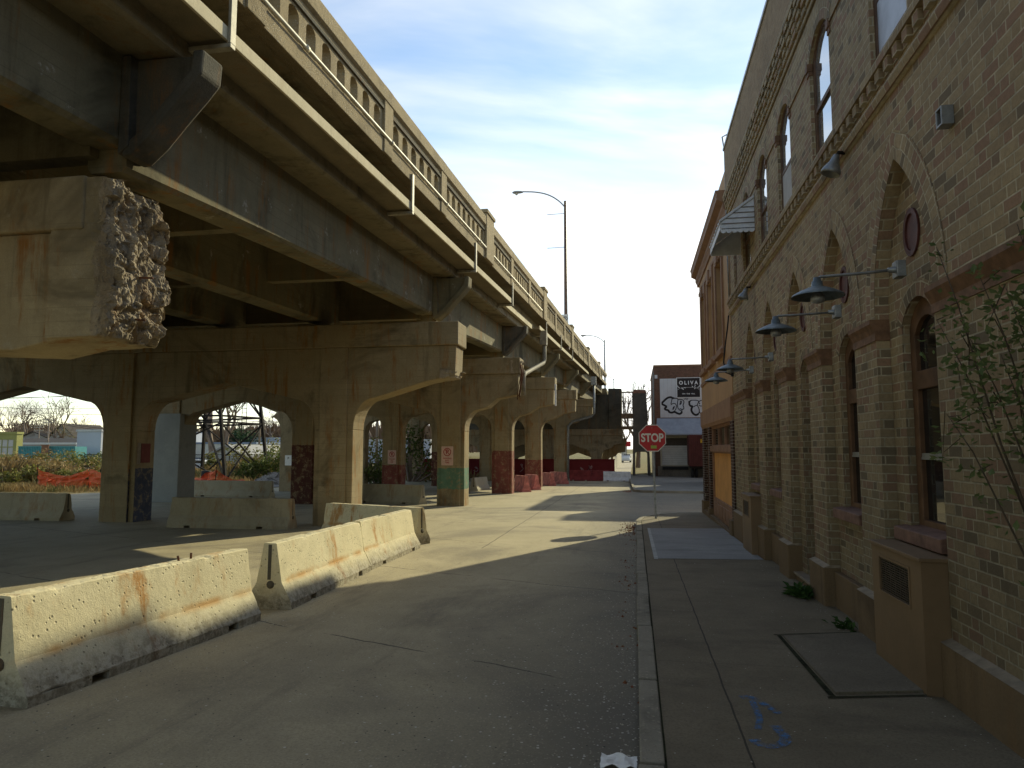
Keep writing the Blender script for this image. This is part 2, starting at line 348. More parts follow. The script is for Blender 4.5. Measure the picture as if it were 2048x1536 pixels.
def arc(cx, cy, rx, ry, a0, a1, n=8): return [(cx+rx*math.cos(a0+(a1-a0)*i/n), cy+ry*math.sin(a0+(a1-a0)*i/n)) for i in range(n+1)]
# ------------------------------------------------------------------ world and sun
AZ, EL = math.radians(23), math.radians(26)
w = bpy.data.worlds.new('World'); bpy.context.scene.world = w; w.use_nodes = True
wt = w.node_tree; wn = wt.nodes; wn.clear()
wo = wn.new('ShaderNodeOutputWorld'); bg = wn.new('ShaderNodeBackground'); sky = wn.new('ShaderNodeTexSky')
sky.sky_type = 'NISHITA'; sky.sun_disc = False; sky.sun_elevation = EL; sky.sun_rotation = AZ; sky.air_density = 1.0; sky.dust_density = .08; sky.ozone_density = 1.3
def wadd(t, **k):
    n = wn.new(t)
    for a, v in k.items(): setattr(n, a, v)
    return n
tc = wadd('ShaderNodeTexCoord'); sp = wadd('ShaderNodeSeparateXYZ'); wt.links.new(tc.outputs['Generated'], sp.inputs[0])
def wm(op, a, b=0., clamp=False):
    n = wadd('ShaderNodeMath', operation=op, use_clamp=clamp)
    for i, v in enumerate((a, b)):
        if isinstance(v, (int, float)): n.inputs[i].default_value = v
        else: wt.links.new(v, n.inputs[i])
    return n.outputs[0]
zc = wm('MAXIMUM', wm('ADD', sp.outputs[2], .12), .05)
cv = wadd('ShaderNodeCombineXYZ'); wt.links.new(wm('DIVIDE', sp.outputs[0], zc), cv.inputs[0]); wt.links.new(wm('DIVIDE', sp.outputs[1], zc), cv.inputs[1])
mpn = wadd('ShaderNodeMapping'); mpn.inputs['Rotation'].default_value = (0, 0, .5); mpn.inputs['Scale'].default_value = (1.0, 1.7, 1); mpn.inputs['Location'].default_value = (2.3, .4, 0)
wt.links.new(cv.outputs[0], mpn.inputs[0])
ns = wadd('ShaderNodeTexNoise'); ns.inputs['Scale'].default_value = .6; ns.inputs['Detail'].default_value = 7; ns.inputs['Roughness'].default_value = .52; ns.inputs['Distortion'].default_value = .55
wt.links.new(mpn.outputs[0], ns.inputs['Vector'])
dt = wadd('ShaderNodeVectorMath', operation='DOT_PRODUCT'); wt.links.new(tc.outputs['Generated'], dt.inputs[0])
dt.inputs[1].default_value = (math.sin(AZ)*math.cos(EL), math.cos(AZ)*math.cos(EL), math.sin(EL))
near = wm('POWER', wm('MAXIMUM', dt.outputs['Value'], 0.), 6.)      # thin cloud scatters strongly forward, around the sun
mr = wadd('ShaderNodeMapRange', interpolation_type='SMOOTHSTEP'); mr.inputs[1].default_value = .43; mr.inputs[2].default_value = .69
lowc = wm('MULTIPLY', wm('SUBTRACT', 1., sp.outputs[2]), .0)
wt.links.new(wm('ADD', wm('ADD', ns.outputs[0], wm('MULTIPLY', near, .10)), lowc), mr.inputs[0])
hz = wadd('ShaderNodeMapRange'); hz.inputs[1].default_value = .0; hz.inputs[2].default_value = .42; hz.inputs[3].default_value = .85; hz.inputs[4].default_value = 0.
wt.links.new(sp.outputs[2], hz.inputs[0])
hs = wadd('ShaderNodeMapRange', interpolation_type='SMOOTHSTEP'); hs.inputs[1].default_value = .42; hs.inputs[2].default_value = .84; hs.inputs[3].default_value = .15; wt.links.new(dt.outputs['Value'], hs.inputs[0])
cf = wm('MINIMUM', wm('ADD', wm('MULTIPLY', mr.outputs[0], .9), wm('MULTIPLY', hz.outputs[0], hs.outputs[0])), .95)
cb = wadd('ShaderNodeCombineColor')
fw = wadd('ShaderNodeMapRange', interpolation_type='SMOOTHSTEP'); fw.inputs[1].default_value = .1; fw.inputs[2].default_value = .80; fw.inputs[3].default_value = 1.6; fw.inputs[4].default_value = 8.0; wt.links.new(dt.outputs['Value'], fw.inputs[0])   # cloud is far brighter towards the sun
br = wm('ADD', fw.outputs[0], wm('MULTIPLY', near, 4.))
for i, k in enumerate((1.0, .98, .93)): wt.links.new(wm('MULTIPLY', br, k), cb.inputs[i])
mx = wadd('ShaderNodeMix', data_type='RGBA'); wt.links.new(cf, mx.inputs[0]); wt.links.new(sky.outputs[0], mx.inputs[6]); wt.links.new(cb.outputs[0], mx.inputs[7])
gain = wadd('ShaderNodeMix', data_type='RGBA', blend_type='MULTIPLY'); gain.inputs[0].default_value = 1.; wt.links.new(sky.outputs[0], gain.inputs[6]); gain.inputs[7].default_value = (1.62, 1.54, 1.42, 1)
wt.links.new(gain.outputs[2], mx.inputs[6]); wt.links.new(mx.outputs[2], bg.inputs[0]); bg.inputs[1].default_value = .15; wt.links.new(bg.outputs[0], wo.inputs[0])
sl = bpy.data.lights.new('sun', 'SUN'); sl.energy = 5.0; sl.angle = math.radians(.5); sl.color = (1, .92, .60)
so = bpy.data.objects.new('sun', sl); C.objects.link(so)
so.rotation_euler = Vector((math.sin(AZ)*math.cos(EL), math.cos(AZ)*math.cos(EL), math.sin(EL))).to_track_quat('Z', 'Y').to_euler()
sc = bpy.context.scene; sc.view_settings.view_transform = 'Standard'; sc.view_settings.look = 'None'; sc.view_settings.exposure = 0
sc.render.engine = 'CYCLES'; sc.cycles.max_bounces = 7; sc.cycles.diffuse_bounces = 4; sc.cycles.use_denoising = True
exec_parts = []
# ------------------------------------------------------------------ setting: ground, road, pavements
def road_mat():
    t = NT('worn_concrete_road'); p = t.pos(); s = t.sep(p)
    c = t.mix(t.ramp(t.noise(.5, 7, .7), .3, .7), (.40,.34,.21), (.50,.425,.27))
    c = t.mix(t.math('MULTIPLY', t.ramp(t.noise(.22, 6, .7, dist=.8), .47, .68), .65), c, (.16,.135,.10))
    c = t.mix(t.math('MULTIPLY', t.ramp(t.noise(.8, 6, .75, t.scale(p, (1.6, .22, 1))), .52, .7), .45), c, (.14,.12,.09))
    c = t.mix(t.math('MULTIPLY', t.ramp(t.noise(1.1, 6, .75), .58, .74), .35), c, (.20,.11,.045))
    fg = t.math('MULTIPLY', t.math('SUBTRACT', 1, t.ramp(t.math('ADD', s[1], t.math('MULTIPLY', t.noise(.5, 4), 4.)), 6.5, 13.5)), t.ramp(t.noise(.35, 5, .7), .25, .6)); c = t.mix(t.math('MULTIPLY', fg, .42), c, (.15,.135,.11))  # near road darkened: foreground shade painted into the colour
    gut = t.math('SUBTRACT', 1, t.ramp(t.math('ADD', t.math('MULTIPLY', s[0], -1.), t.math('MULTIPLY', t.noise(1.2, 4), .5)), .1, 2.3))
    c = t.mix(t.math('MULTIPLY', gut, .72), c, (.09,.082,.07))  # gutter dirt, widened to paint the kerb side of the road darker in its shade
    fine = t.noise(55, 4, .8); c = t.mix(t.math('MULTIPLY', t.ramp(fine, .42, .66), .45), c, (.15,.13,.09))
    vv = t.n.new('ShaderNodeTexVoronoi'); t.put(vv.inputs['Vector'], p); vv.inputs['Scale'].default_value = 48
    rv = t.sep(vv.outputs['Color'])[1]; c = t.mix(t.math('MULTIPLY', t.math('MULTIPLY', t.math('SUBTRACT', 1, t.ramp(vv.outputs['Distance'], .2, .42)), t.ramp(rv, .55, .95)), .55), c, (.50,.43,.31))
    v = t.n.new('ShaderNodeTexVoronoi'); t.put(v.inputs['Vector'], p); v.inputs['Scale'].default_value = 26
    rnd = t.sep(v.outputs['Color'])[0]
    dens = t.math('ADD', .015, t.math('MULTIPLY', t.ramp(t.math('ADD', s[0], t.math('MULTIPLY', t.noise(.9, 5, .7), 2.)), -1.6, 1.2), .16))
    f = t.math('MULTIPLY', t.math('LESS_THAN', v.outputs['Distance'], t.math('MULTIPLY', rnd, .26)), t.math('GREATER_THAN', rnd, t.math('SUBTRACT', 1., dens)))
    c = t.mix(t.math('MULTIPLY', f, .8), c, (.62,.58,.50))
    f2 = t.math('MULTIPLY', t.math('LESS_THAN', v.outputs['Distance'], .2), t.math('LESS_THAN', rnd, .06)); c = t.mix(f2, c, (.03,.026,.02))
    q = t.math('ADD', t.math('ADD', s[1], t.math('MULTIPLY', s[0], .42)), t.math('ADD', t.math('MULTIPLY', t.noise(1.1, 4), .22), 200.6))
    jl = t.math('ABSOLUTE', t.math('SUBTRACT', t.math('MODULO', q, 4.3), .3))
    cr = t.math('MULTIPLY', t.math('LESS_THAN', jl, .014), t.ramp(t.noise(.9, 4), .42, .5))
    q2 = t.math('ABSOLUTE', t.math('ADD', t.math('SUBTRACT', s[0], t.math('MULTIPLY', s[1], -.02)), t.math('ADD', 2.9, t.math('MULTIPLY', t.noise(.8, 3), .1))))
    cr = t.math('MAXIMUM', cr, t.math('MULTIPLY', t.math('LESS_THAN', q2, .012), t.math('GREATER_THAN', s[1], 15.)))
    c = t.mix(t.math('MULTIPLY', cr, .8), c, (.035,.03,.025))
    t.bump(t.math('ADD', fine, t.math('MULTIPLY', f, 1.2)), .6, .012)
    return t.fin(c, .85, .35)
def walk_mat(name, a, b, joint=True):
    t = NT(name); p = t.pos(); s = t.sep(p)
    c = t.mix(t.ramp(t.noise(.8, 7, .7), .3, .7), a, b)
    c = t.mix(t.math('MULTIPLY', t.ramp(t.noise(.5, 5, .7, t.scale(p, (1, 2.2, 1))), .48, .7), .5), c, tuple(x*.45 for x in a))
    fine = t.noise(55, 4, .8); c = t.mix(t.math('MULTIPLY', t.ramp(fine, .42, .66), .5), c, tuple(x*.45 for x in a))
    v = t.n.new('ShaderNodeTexVoronoi'); t.put(v.inputs['Vector'], p); v.inputs['Scale'].default_value = 30
    rnd = t.sep(v.outputs['Color'])[0]
    f = t.math('MULTIPLY', t.math('LESS_THAN', v.outputs['Distance'], .16), t.math('GREATER_THAN', rnd, .965)); c = t.mix(f, c, (.45,.42,.36))
    if joint:
        j = t.math('LESS_THAN', t.math('ABSOLUTE', t.math('SUBTRACT', t.math('ADD', s[0], t.math('MULTIPLY', t.math('SUBTRACT', t.noise(2, 3), .5), .03)), .63)), .007)
        j2 = t.math('LESS_THAN', t.math('ABSOLUTE', t.math('SUBTRACT', t.math('MODULO', t.math('ADD', s[1], 100.), 3.6), 2.)), .008)
        c = t.mix(t.math('MULTIPLY', t.math('MAXIMUM', j, t.math('MULTIPLY', j2, .3)), .85), c, (.03,.026,.02))
    t.bump(fine, .5, .01); return t.fin(c, .9, .25)
def sheet(name, poly, mat, dz, kind='structure', thick=0):
    """flat polygon laid on the sloping ground, cut so that it follows the slope"""
    bm = bmesh.new(); bm.faces.new([bm.verts.new((x, y, 0)) for x, y in poly])
    for yb in (-12, 60):
        bmesh.ops.bisect_plane(bm, geom=bm.verts[:]+bm.edges[:]+bm.faces[:], plane_co=(0, yb, 0), plane_no=(0, 1, 0))
    if thick:
        r = bmesh.ops.extrude_face_region(bm, geom=bm.faces[:]); 
        for v in [e for e in r['geom'] if isinstance(e, bmesh.types.BMVert)]: v.co.z = -thick
    for v in bm.verts: v.co.z += gz(v.co.y) + dz
    bmesh.ops.recalc_face_normals(bm, faces=bm.faces)
    me = bpy.data.meshes.new(name); bm.to_mesh(me); bm.free(); me.materials.append(mat)
    o = bpy.data.objects.new(name, me); C.objects.link(o); return struct(o, kind)
def ground_mat():
    t = NT('dry_ground'); c = t.mix(t.ramp(t.noise(.12, 7, .7), .35, .65), (.17,.13,.06), (.13,.13,.05)); c = t.mix(t.ramp(t.noise(1.5, 5, .7), .5, .7), c, (.24,.17,.08))
    t.bump(t.noise(4, 4), .6, .1); return t.fin(c, .95, .1)
sheet('ground', [(-1500,-80), (1500,-80), (1500,2600), (-1500,2600)], ground_mat(), -.04)
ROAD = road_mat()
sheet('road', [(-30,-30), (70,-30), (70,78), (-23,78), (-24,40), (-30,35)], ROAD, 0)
WALK = walk_mat('sidewalk_concrete', (.165,.134,.086), (.225,.185,.122))
sheet('sidewalk', [(.145,-20), (2.6,-20), (2.6,25), (2.2,25), (1.3,24.3), (.6,23.2), (.26,22.2), (.145,21.2)], WALK, .15, thick=.2)
b = MB(); y = -19.; rk = random.Random(3)
while y < 21.2:
    L = min(rk.uniform(1.1, 1.9), 21.25-y); j = rk.uniform(-.008, .008); jz = rk.uniform(-.008, .006)
    b.box(-.01+j, .135+j*.5, y+.012, y+L-.012, -.2, .158+jz, lambda x, yy, z: (x, yy, z+gz(yy))); y += L
pts = [(.06,21.25), (.17,22.25), (.53,23.3), (1.25,24.42), (2.25,25.1)]
for a, c in zip(pts, pts[1:]): b.bar((*a, gz(a[1])+.07), (*c, gz(c[1])+.07), .13, .17)
KERB = concrete('kerb_stone', (.25,.225,.17), (.34,.305,.235), dark=.7, speck=.3, bump=.7, sc=2)
struct(b.build('kerb', KERB, bevel=.012))
sheet('sidewalk_slab', [(.33,12.9), (2.16,13.1), (2.16,18.9), (.3,18.6)], walk_mat('pale_slab_concrete', (.27,.27,.265), (.33,.33,.32), False), .156)
sheet('sidewalk_slab', [(.29,12.8), (.36,12.8), (.33,18.6), (.265,18.6)], plain('white_edge', (.38,.38,.36), .9, .2, 6), .1605)
sheet('sidewalk_slab', [(1.42,5.72), (2.24,5.92), (2.17,7.72), (1.39,7.45)], walk_mat('hatch_slab_concrete', (.15,.125,.086), (.205,.172,.122), False), .168, thick=.03)
MOSS = plain('mossy_crack', (.028,.03,.014), .95, .6, 14, .1, 0, .8)
sheet('sidewalk_gap', [(1.36,5.68), (1.405,5.66), (1.375,7.5), (1.34,7.5)], MOSS, .1565)
sheet('sidewalk_gap', [(1.34,5.61), (2.25,5.84), (2.25,5.862), (1.34,5.64)], MOSS, .1575)
sheet('sidewalk_gap', [(1.31,7.5), (2.18,7.76), (2.18,7.785), (1.31,7.525)], MOSS, .1575)
sheet('sidewalk_gap', [(.137,-12), (.15,-12), (.148,21), (.137,21)], MOSS, .1555)
def chalk():
    t = NT('blue_marking_spray'); c = (.10,.22,.42)
    t.put(t.b.inputs['Alpha'], t.math('MULTIPLY', t.ramp(t.noise(16, 6, .8), .38, .64), .8)); return t.fin(c, .9, .1)
b = MB(); mpc = lambda x, y, d: (x, y, gz(y)+.1545+d)
stroke(b, smooth_pts([(.72,5.52), (.80,5.56), (.93,5.22)], 2, False), .06, mpc, 0)
stroke(b, smooth_pts([(.86,4.98), (.90,4.72), (.74,4.60), (.68,4.72)], 2, False), .07, mpc, .0005)
stroke(b, smooth_pts([(.79,5.46), (.79,5.1), (.74,4.9)], 2, False), .045, mpc, .001)
struct(b.build('sidewalk_marking', chalk()))
sheet('far_sidewalk', [(-.05,44.2), (.35,43.2), (1.5,42.6), (70,41.5), (70,77), (-.75,77)], walk_mat('far_sidewalk_concrete', (.21,.20,.175), (.27,.255,.225), False), .12, thick=.2)
b = MB()
for a, c in zip([(-.78,77), (-.1,44.3), (.33,43.15), (1.5,42.5), (30,42)], [(-.1,44.3), (.33,43.15), (1.5,42.5), (30,42), (69,41.4)]):
    b.bar((*a, gz(a[1])+.05), (*c, gz(c[1])+.05), .14, .17)
struct(b.build('far_kerb', KERB))
sheet('gravel', [(-46,44), (-25,43), (-24,58), (-30,66), (-48,62)], M['gravel'], -.015)
# scattered grit, litter and leaves
def scatter(name, pts, mat, size, flat=.5, seed=1):
    r = random.Random(seed); b = MB()
    for x, y, z in pts:
        s = size*r.uniform(.4, 1.4); a = r.uniform(0, PI); n = 4
        vs = [(x+s*math.cos(a+i*PI/2)*r.uniform(.6, 1), y+s*math.sin(a+i*PI/2)*r.uniform(.6, 1), z+.001) for i in range(4)] + [(x, y, z+s*flat*r.uniform(.5, 1.3))]
        b.add(vs, [(0,1,4), (1,2,4), (2,3,4), (3,0,4)])
    return struct(b.build(name, mat, recalc=False), 'stuff')
r = random.Random(11)
P = [(-.03-abs(r.gauss(0, .10)), y, gz(y)) for y in [r.uniform(3.5, 21) for _ in range(500)]]
P += [(-4.15+r.gauss(0, .13), y, gz(y)) for y in [r.uniform(4.3, 15.2) for _ in range(420)]]
P += [(-r.uniform(.3, 4), y, gz(y)) for y in [r.uniform(4, 20) for _ in range(260)]]
scatter('street_grit', P, M['pebble'], .009, .7)
P = [(.2+r.uniform(0, 1.9), y, gz(y)+.157) for y in [r.uniform(4, 20) for _ in range(140)]] + [(2.1-abs(r.gauss(0, .08)), y, gz(y)+.157) for y in [r.uniform(4.5, 24) for _ in range(120)]]
scatter('sidewalk_grit', P, M['pebble'], .007, .7, 2)
P = [(-.05-abs(r.gauss(0, .2)), r.gauss(20.2, .9), 0) for _ in range(260)] + [(-.3-abs(r.gauss(0, .25)), r.gauss(44.3, .7), 0) for _ in range(260)] + [(-r.uniform(.0, .3), r.uniform(5, 19), 0) for _ in range(70)]
scatter('leaf_litter', [(x, y, gz(y)) for x, y, z in P], M['litter'], .022, .9, 3)
# ------------------------------------------------------------------ viaduct
def D(u, y, z): return (-5.25+.024*y+u, y, z+.02*y)
def sweep(prof, y0, y1, name, mat, parent, bevel=0, step=None):
    b = MB(); ys = [y0, y1] if not step else [y0+(y1-y0)*i/max(1, int((y1-y0)/step)) for i in range(int((y1-y0)/step)+1)]
    n = len(prof); vs = [D(u, y, z) for y in ys for u, z in prof]; fs = []
    for k in range(len(ys)-1):
        for i in range(n): j = (i+1) % n; fs.append((k*n+i, k*n+j, (k+1)*n+j, (k+1)*n+i))
    t = tessellate_polygon([[Vector((u, z, 0)) for u, z in prof]])
    fs += [tuple(x) for x in t] + [tuple(i+(len(ys)-1)*n for i in reversed(x)) for x in t]
    b.add(vs, fs); return b.build(name, mat, parent, bevel=bevel)
via = thing('viaduct', 'long weathered concrete road viaduct on arched piers with a balustraded parapet', 'viaduct', (-12, 30, 0))
YE = 84.
XLw = lambda y: -23.5+.03*y       # left edge
b = MB()
sweep([(-.58,6.64), (-.55,6.66), (-.55,7.56), (-.02,7.56), (-.02,7.64), (-.3,7.66), (-18.3,7.66), (-18.3,6.62), (-.62,6.62)], -14, YE, 'deck_slab', M['conc_soffit'], via)
# outer tray hung along the edge: two runs with a broken gap between them
for y0, y1 in ((-14, 26.9), (33.5, 60)):
    tr = sweep([(-.549,6.90), (-.04,6.90), (-.04,6.98), (-.549,6.98)], y0, y1, 'utility_tray', M['tray_under'], via)
    sweep([(-.0395,6.893), (0,6.893), (0,7.075), (-.0395,7.075)], y0, y1, 'tray_edge', M['tray'], via, .006)
sweep([(-.549,6.93), (-.36,6.90), (-.36,7.1), (-.549,7.12)], 26.95, 33.4, 'slab_lip', M['tray'], via)
for y in (2.0, 7.95, 14.95, 20.8, 26.62, 35.5, 41.5, 47.5):
    b = MB(); b.box(.003, .045, y-.06, y+.06, 6.86, 7.72, D); b.box(-.6, .045, y-.055, y+.055, 6.80, 6.86, D); b.build('tray_hanger', M['hanger'], via, bevel=.006)
# parapet
sweep([(-.25,7.56), (0,7.56), (0,7.86), (-.25,7.86)], -14, YE, 'parapet_base', M['aggregate'], via, .01)
sweep([(-.27,8.54), (-.02,8.54), (-.02,8.62), (.05,8.66), (.05,8.93), (.02,8.97), (-.30,8.97)], -14, YE, 'parapet_rail', M['aggregate'], via, .008)
sweep([(-.02,8.455), (.018,8.455), (.018,8.515), (-.02,8.515)], -14, YE, 'parapet_moulding', M['conc_dark'], via)  # dark strip: the shadow gap under the rail is put into its colour
posts = [-7.6, -3.6, .4, 4.4, 8.5, 13.45, 17.4, 22.6, 26.6, 30.6, 35.05, 39.2, 43.3, 47.5, 51.7, 55.8, 59.95, 64.1, 68.3, 72.4, 76.4]; BIG = (22.6, 35.05, 47.5, 59.95, 72.4)
for i, y in enumerate(posts):
    b = MB()
    if y in BIG: b.box(-.34, .07, y-.55, y+.55, 7.561, 9.06, D); b.box(-.37, .11, y-.6, y+.6, 9.06, 9.18, D)
    else: b.box(-.29, .03, y-.24, y+.24, 7.565, 8.975, D)
    b.build('parapet_post', M['aggregate'], via, bevel=.015)
    if i+1 < len(posts):
        y2 = posts[i+1]; a = y+(.55 if y in BIG else .24); c = y2-(.55 if y2 in BIG else .24); n = max(1, round((c-a)/.54)); st = (c-a)/n
        holes = []
        for k in range(n):
            m = a+st*(k+.5); hw = st*.29
            holes.append([(m-hw, 7.90), (m+hw, 7.90), (m+hw, 8.30)] + [(m+hw*math.cos(t*PI/6), 8.30+.11*math.sin(t*PI/6)) for t in range(1, 6)] + [(m-hw, 8.30)])
        b = MB(); b.slab([[(a, 7.862), (c, 7.862), (c, 8.54), (a, 8.54)]] + holes, lambda p, q, d: D(d, p, q), -.23, -.025); b.build('balustrade', M['aggregate'], via)
b = MB(); b.tube([D(.035, y, 7.90) for y in (-14, 10, 24, 34)], .034, 8)
for y in (9.9, 13.6, 17.6, 21.3, 26, 30): b.tube([D(.035, y-.05, 7.90), D(.035, y+.05, 7.90)], .046, 8)
b.build('conduit', M['pipe'], via)
# girders and cross beams
PB = [7.35, 20.2, 30.2, 41.2, 52.0, 64.2]           # where each run of girders ends, over the piers
for y0, y1 in zip([-14]+PB, PB+[YE]):
    for k, u in enumerate((-1.2, -4.2, -7.3, -10.5, -13.7, -16.9)):
        b = MB(); h = .55; ys = [y0+.35+(y1-y0)*i/6 for i in range(7)] if k == 0 else [y0+.35, y1+.35]
        vs = []
        for yy in ys:
            s_ = (yy-ys[0])/(ys[-1]-ys[0]); lift = (.30*s_+.06*math.sin(s_*PI))*(1 if k == 0 else 0)
            vs += [D(u, yy, 6.622), D(u, yy, 5.23+lift), D(u-.06, yy, 5.17+lift), D(u-h+.06, yy, 5.17+lift), D(u-h, yy, 5.23+lift), D(u-h, yy, 6.622)]
        fs = []
        for i in range(len(ys)-1):
            for q in range(6): z = (q+1) % 6; fs.append((i*6+q, i*6+z, i*6+6+z, i*6+6+q))
        n0 = (len(ys)-1)*6; fs += [tuple(range(6)), tuple(n0+q for q in range(5, -1, -1))]
        b.add(vs, fs); b.build('girder', M['conc_girder'], via)
    for f_ in (.33, .67):
        yy = y0+.4+(y1-y0)*f_; b = MB(); b.box(-17, -1.6, yy-.14, yy+.14, 5.7, 6.623, D); b.build('cross_beam', M['conc_deck'], via)
    b = MB(); b.box(-17, -1.6, y1+.2, y1+.5, 5.35, 6.624, D); b.build('cross_beam', M['conc_deck'], via)
    # brackets carrying the sidewalk slab over each pier
    if y1 < YE:
        bm_ = M['conc_dark'] if y1 in (7.35, 30.2) else M['conc_girder']; ya_ = y1+.2
        b = MB(); b.slab([[(-1.199,5.36), (-1.06,5.38), (-.25,6.22), (-.15,6.58), (-1.199,6.61)]], lambda p, q, d: D(p, d, q), ya_+.11, ya_+.29); br_ = b.build('bracket', bm_, via, bevel=.02)
        lo_ = [(-1.16,5.30), (-1.03,5.32), (-.80,5.52), (-.52,5.84), (-.26,6.12), (-.11,6.30), (-.09,6.60)]; up_ = [(-.24,6.605), (-.27,6.34), (-.42,6.18), (-.66,5.92), (-.92,5.62), (-1.14,5.46)]
        b = MB(); b.slab([lo_+up_], lambda p, q, d: D(p, d, q), ya_, ya_+.42); b.build('flange', bm_, br_, bevel=.035)
        b = MB(); b.slab([[(-1.198,5.33), (-1.05,5.42), (-1.07,6.606), (-1.198,6.61)]], lambda p, q, d: D(p, d, q), ya_-.02, ya_+.44); b.build('rib', bm_, br_, bevel=.02)
def spalled(x0, x1, y0, y1, z0, z1, amp, seed, n=14, only_right=True, scallop=False):
    """lump of broken concrete: dense box with its right-hand faces eroded"""
    bm = bmesh.new(); bmesh.ops.create_cube(bm, size=1)
    bmesh.ops.subdivide_edges(bm, edges=bm.edges[:], cuts=n, use_grid_fill=True)
    for v in bm.verts:
        p = Vector((x0+(v.co.x+.5)*(x1-x0), y0+(v.co.y+.5)*(y1-y0), z0+(v.co.z+.5)*(z1-z0)))
        k = max(0, v.co.x+.5) if only_right else 1
        f1 = noise.noise(p*1.7+Vector((seed, 0, 0))); v1 = noise.voronoi(p*8)[0][0]; v2 = noise.voronoi(p*19+Vector((seed, 0, 0)))[0][0]; f4 = noise.noise(p*45)
        e = (max(0, k-.35)/.65)**1.2 if scallop else k**1.3; d = noise.noise_vector(p*3.2); d2 = noise.noise_vector(p*11)
        edge = max(abs(v.co.y), abs(v.co.z))*2; ero = max(0, edge-.84)/.16*.8
        cq = p*4.2+noise.noise_vector(p*2.3)*.9; fac = noise.cell(cq)+.5*noise.cell(cq*2.3+Vector((seed, 1, 2)))
        dx = -amp*(.5+1.3*f1+.8*fac+.35*v1+.35*v2)+amp*.25*f4 - amp*ero*(1.0+2.2*noise.noise(p*2.6))
        if scallop:
            for yy, zz in ((7.62, 4.70), (7.90, 4.62), (8.18, 4.50)):
                q2 = ((p.y-yy)/.15)**2+((p.z-zz)/.30)**2
                if q2 < 1: dx -= .075*(1-q2)**.5
            dx += .05*max(0, math.sin((p.z-3.2)*2.2))
        v.co = p + e*Vector((dx*1.25, (d.y*.5+d2.y*.5)*amp*.9-(v.co.y*ero*amp*1.2), (d.z*.5+d2.z*.5)*amp*.9-v.co.z*ero*amp*.9))
    b = MB(); bm.verts.index_update(); b.add([v.co for v in bm.verts], [[v.index for v in f.verts] for f in bm.faces]); bm.free(); return b
def pier(yf, tip, cols, left, ztop, paints, thick=.85, zlow=None, mt=None):
    """bent: row of columns, arched web, capping band.  Heights rise with the deck."""
    zt = ztop; zb = zt-.67; zl = (zlow if zlow else zt-1.52); z0 = gz(yf)-.05
    spring = zt-2.15; lowarc = zt-3.0; hw = .58; pk = zt-1.62
    out = [(tip-.07, zb), (tip-.10, zl), (tip-.95, zl-.16)]
    for i, c in enumerate(cols):
        out += [(cols[i]+hw+.95, spring+.12)] if i == 0 else []
        out += arc(c+hw+.62, lowarc, .62, .88, PI/2, PI, 7)
        out += [(c+hw, lowarc-.02), (c-hw, lowarc-.02)]
        out += arc(c-hw-.62, lowarc, .62, .88, 0, PI/2, 7)
        if i+1 < len(cols): m = (c+cols[i+1])/2; out += [(m, pk)]
    out += [(left+.9, spring+.3), (left, zl), (left, zb)]
    p = MB(); p.slab([out], lambda a, q, d: (a, d, q), yf, yf+thick-.02)
    pr = p.build('pier', mt or M['conc_pier'], via, bevel=.025)
    q = MB(); q.box(left-.08, tip, yf-.09, yf+thick+.09, zb+.001, zt); q.build('cap_beam', mt or M['conc_pier'], pr, bevel=.03)
    for c, pm in zip(cols, paints):
        q = MB(); q.box(c-.41, c+.41, yf-.07, yf+thick+.05, z0, zb-.001); q.box(c-hw+.002, c+hw-.002, yf+.004, yf+thick-.024, z0, lowarc-.021)
        q.build('column', pm, pr, bevel=.02)
    return pr
def pm(n, *a): return concrete('painted_column_'+n, (.30,.235,.13), (.40,.315,.18), rust=.9, dark=.75, boards=.3, paint=a)
PC = M['conc_pier']
RED, MAR, GRN, BLU = (.24,.055,.048), (.105,.025,.026), (.12,.25,.165), (.05,.07,.12)
p0 = pier(7.4, -6.50, [-10.6, -17.0, -23.0], -24.5, 5.15, [PC]*3, zlow=3.20, thick=.95, mt=M['conc_near'])
p1 = pier(19.1, -4.82, [-8.47, -15.3, -22.1], -23.6, 5.40, [PC, pm('blue', BLU, 1.25, -9, 1), PC])
p2 = pier(28.5, -4.6, [-7.5, -13.95, -20.27], -22.0, 5.57, [pm('green', GRN, 1.05, .2), pm('maroon', MAR, 2.0), PC])
p3 = pier(39.6, -4.4, [-7.45, -13.95, -20.35], -22.1, 5.85, [pm('red', RED, 1.72), pm('red_low', RED, .9), PC])
p4 = pier(50.3, -4.08, [-7.2, -14.1, -20.4], -22, 5.99, [pm('red_mid', RED, 1.05), pm('maroon_far', MAR, 1.6), PC])
p5 = pier(62.5, -3.6, [-6.5, -13.2, -19.8], -21.5, 6.2, [PC]*3)
pier(76., -1.3, [-4.1, -9.3, -14.6], -18, 3.9, [PC]*3, thick=1.0); pier(80.5, -1.0, [-3.8, -9.0, -14.2], -18, 3.0, [PC]*3)
# spalled ends
b = spalled(-6.95, -6.11, 7.335, 8.42, 3.17, 5.13, .055, 3.1, 62, scallop=True)
for i, f_ in enumerate(b.f):
    n_ = len(f_); cxx = sum(b.v[j][0] for j in f_)/n_; b.mi[i] = 1 if cxx < -6.32+.09*noise.noise(Vector(b.v[f_[0]])*4) else 0
o = b.build('broken_end', [M['conc_rough'], M['conc_near']], p0)
b = MB()
for zz, L in ((3.98, .2), (3.45, .12)): b = MB(); b.tube([(-6.12, 7.8, zz), (-6.08+L, 7.78, zz-.02)], .014, 6); b.build('exposed_rebar', M['rusty'], p0)
spalled(-5.35, -4.86, 19.05, 19.98, 3.80, 4.05, .09, 7.7, 12).build('broken_end', M['conc_rough'], p1)
spalled(-4.98, -4.56, 28.4, 29.4, 4.9, 5.45, .10, 1.7, 12).build('broken_end', M['conc_rough'], p2)
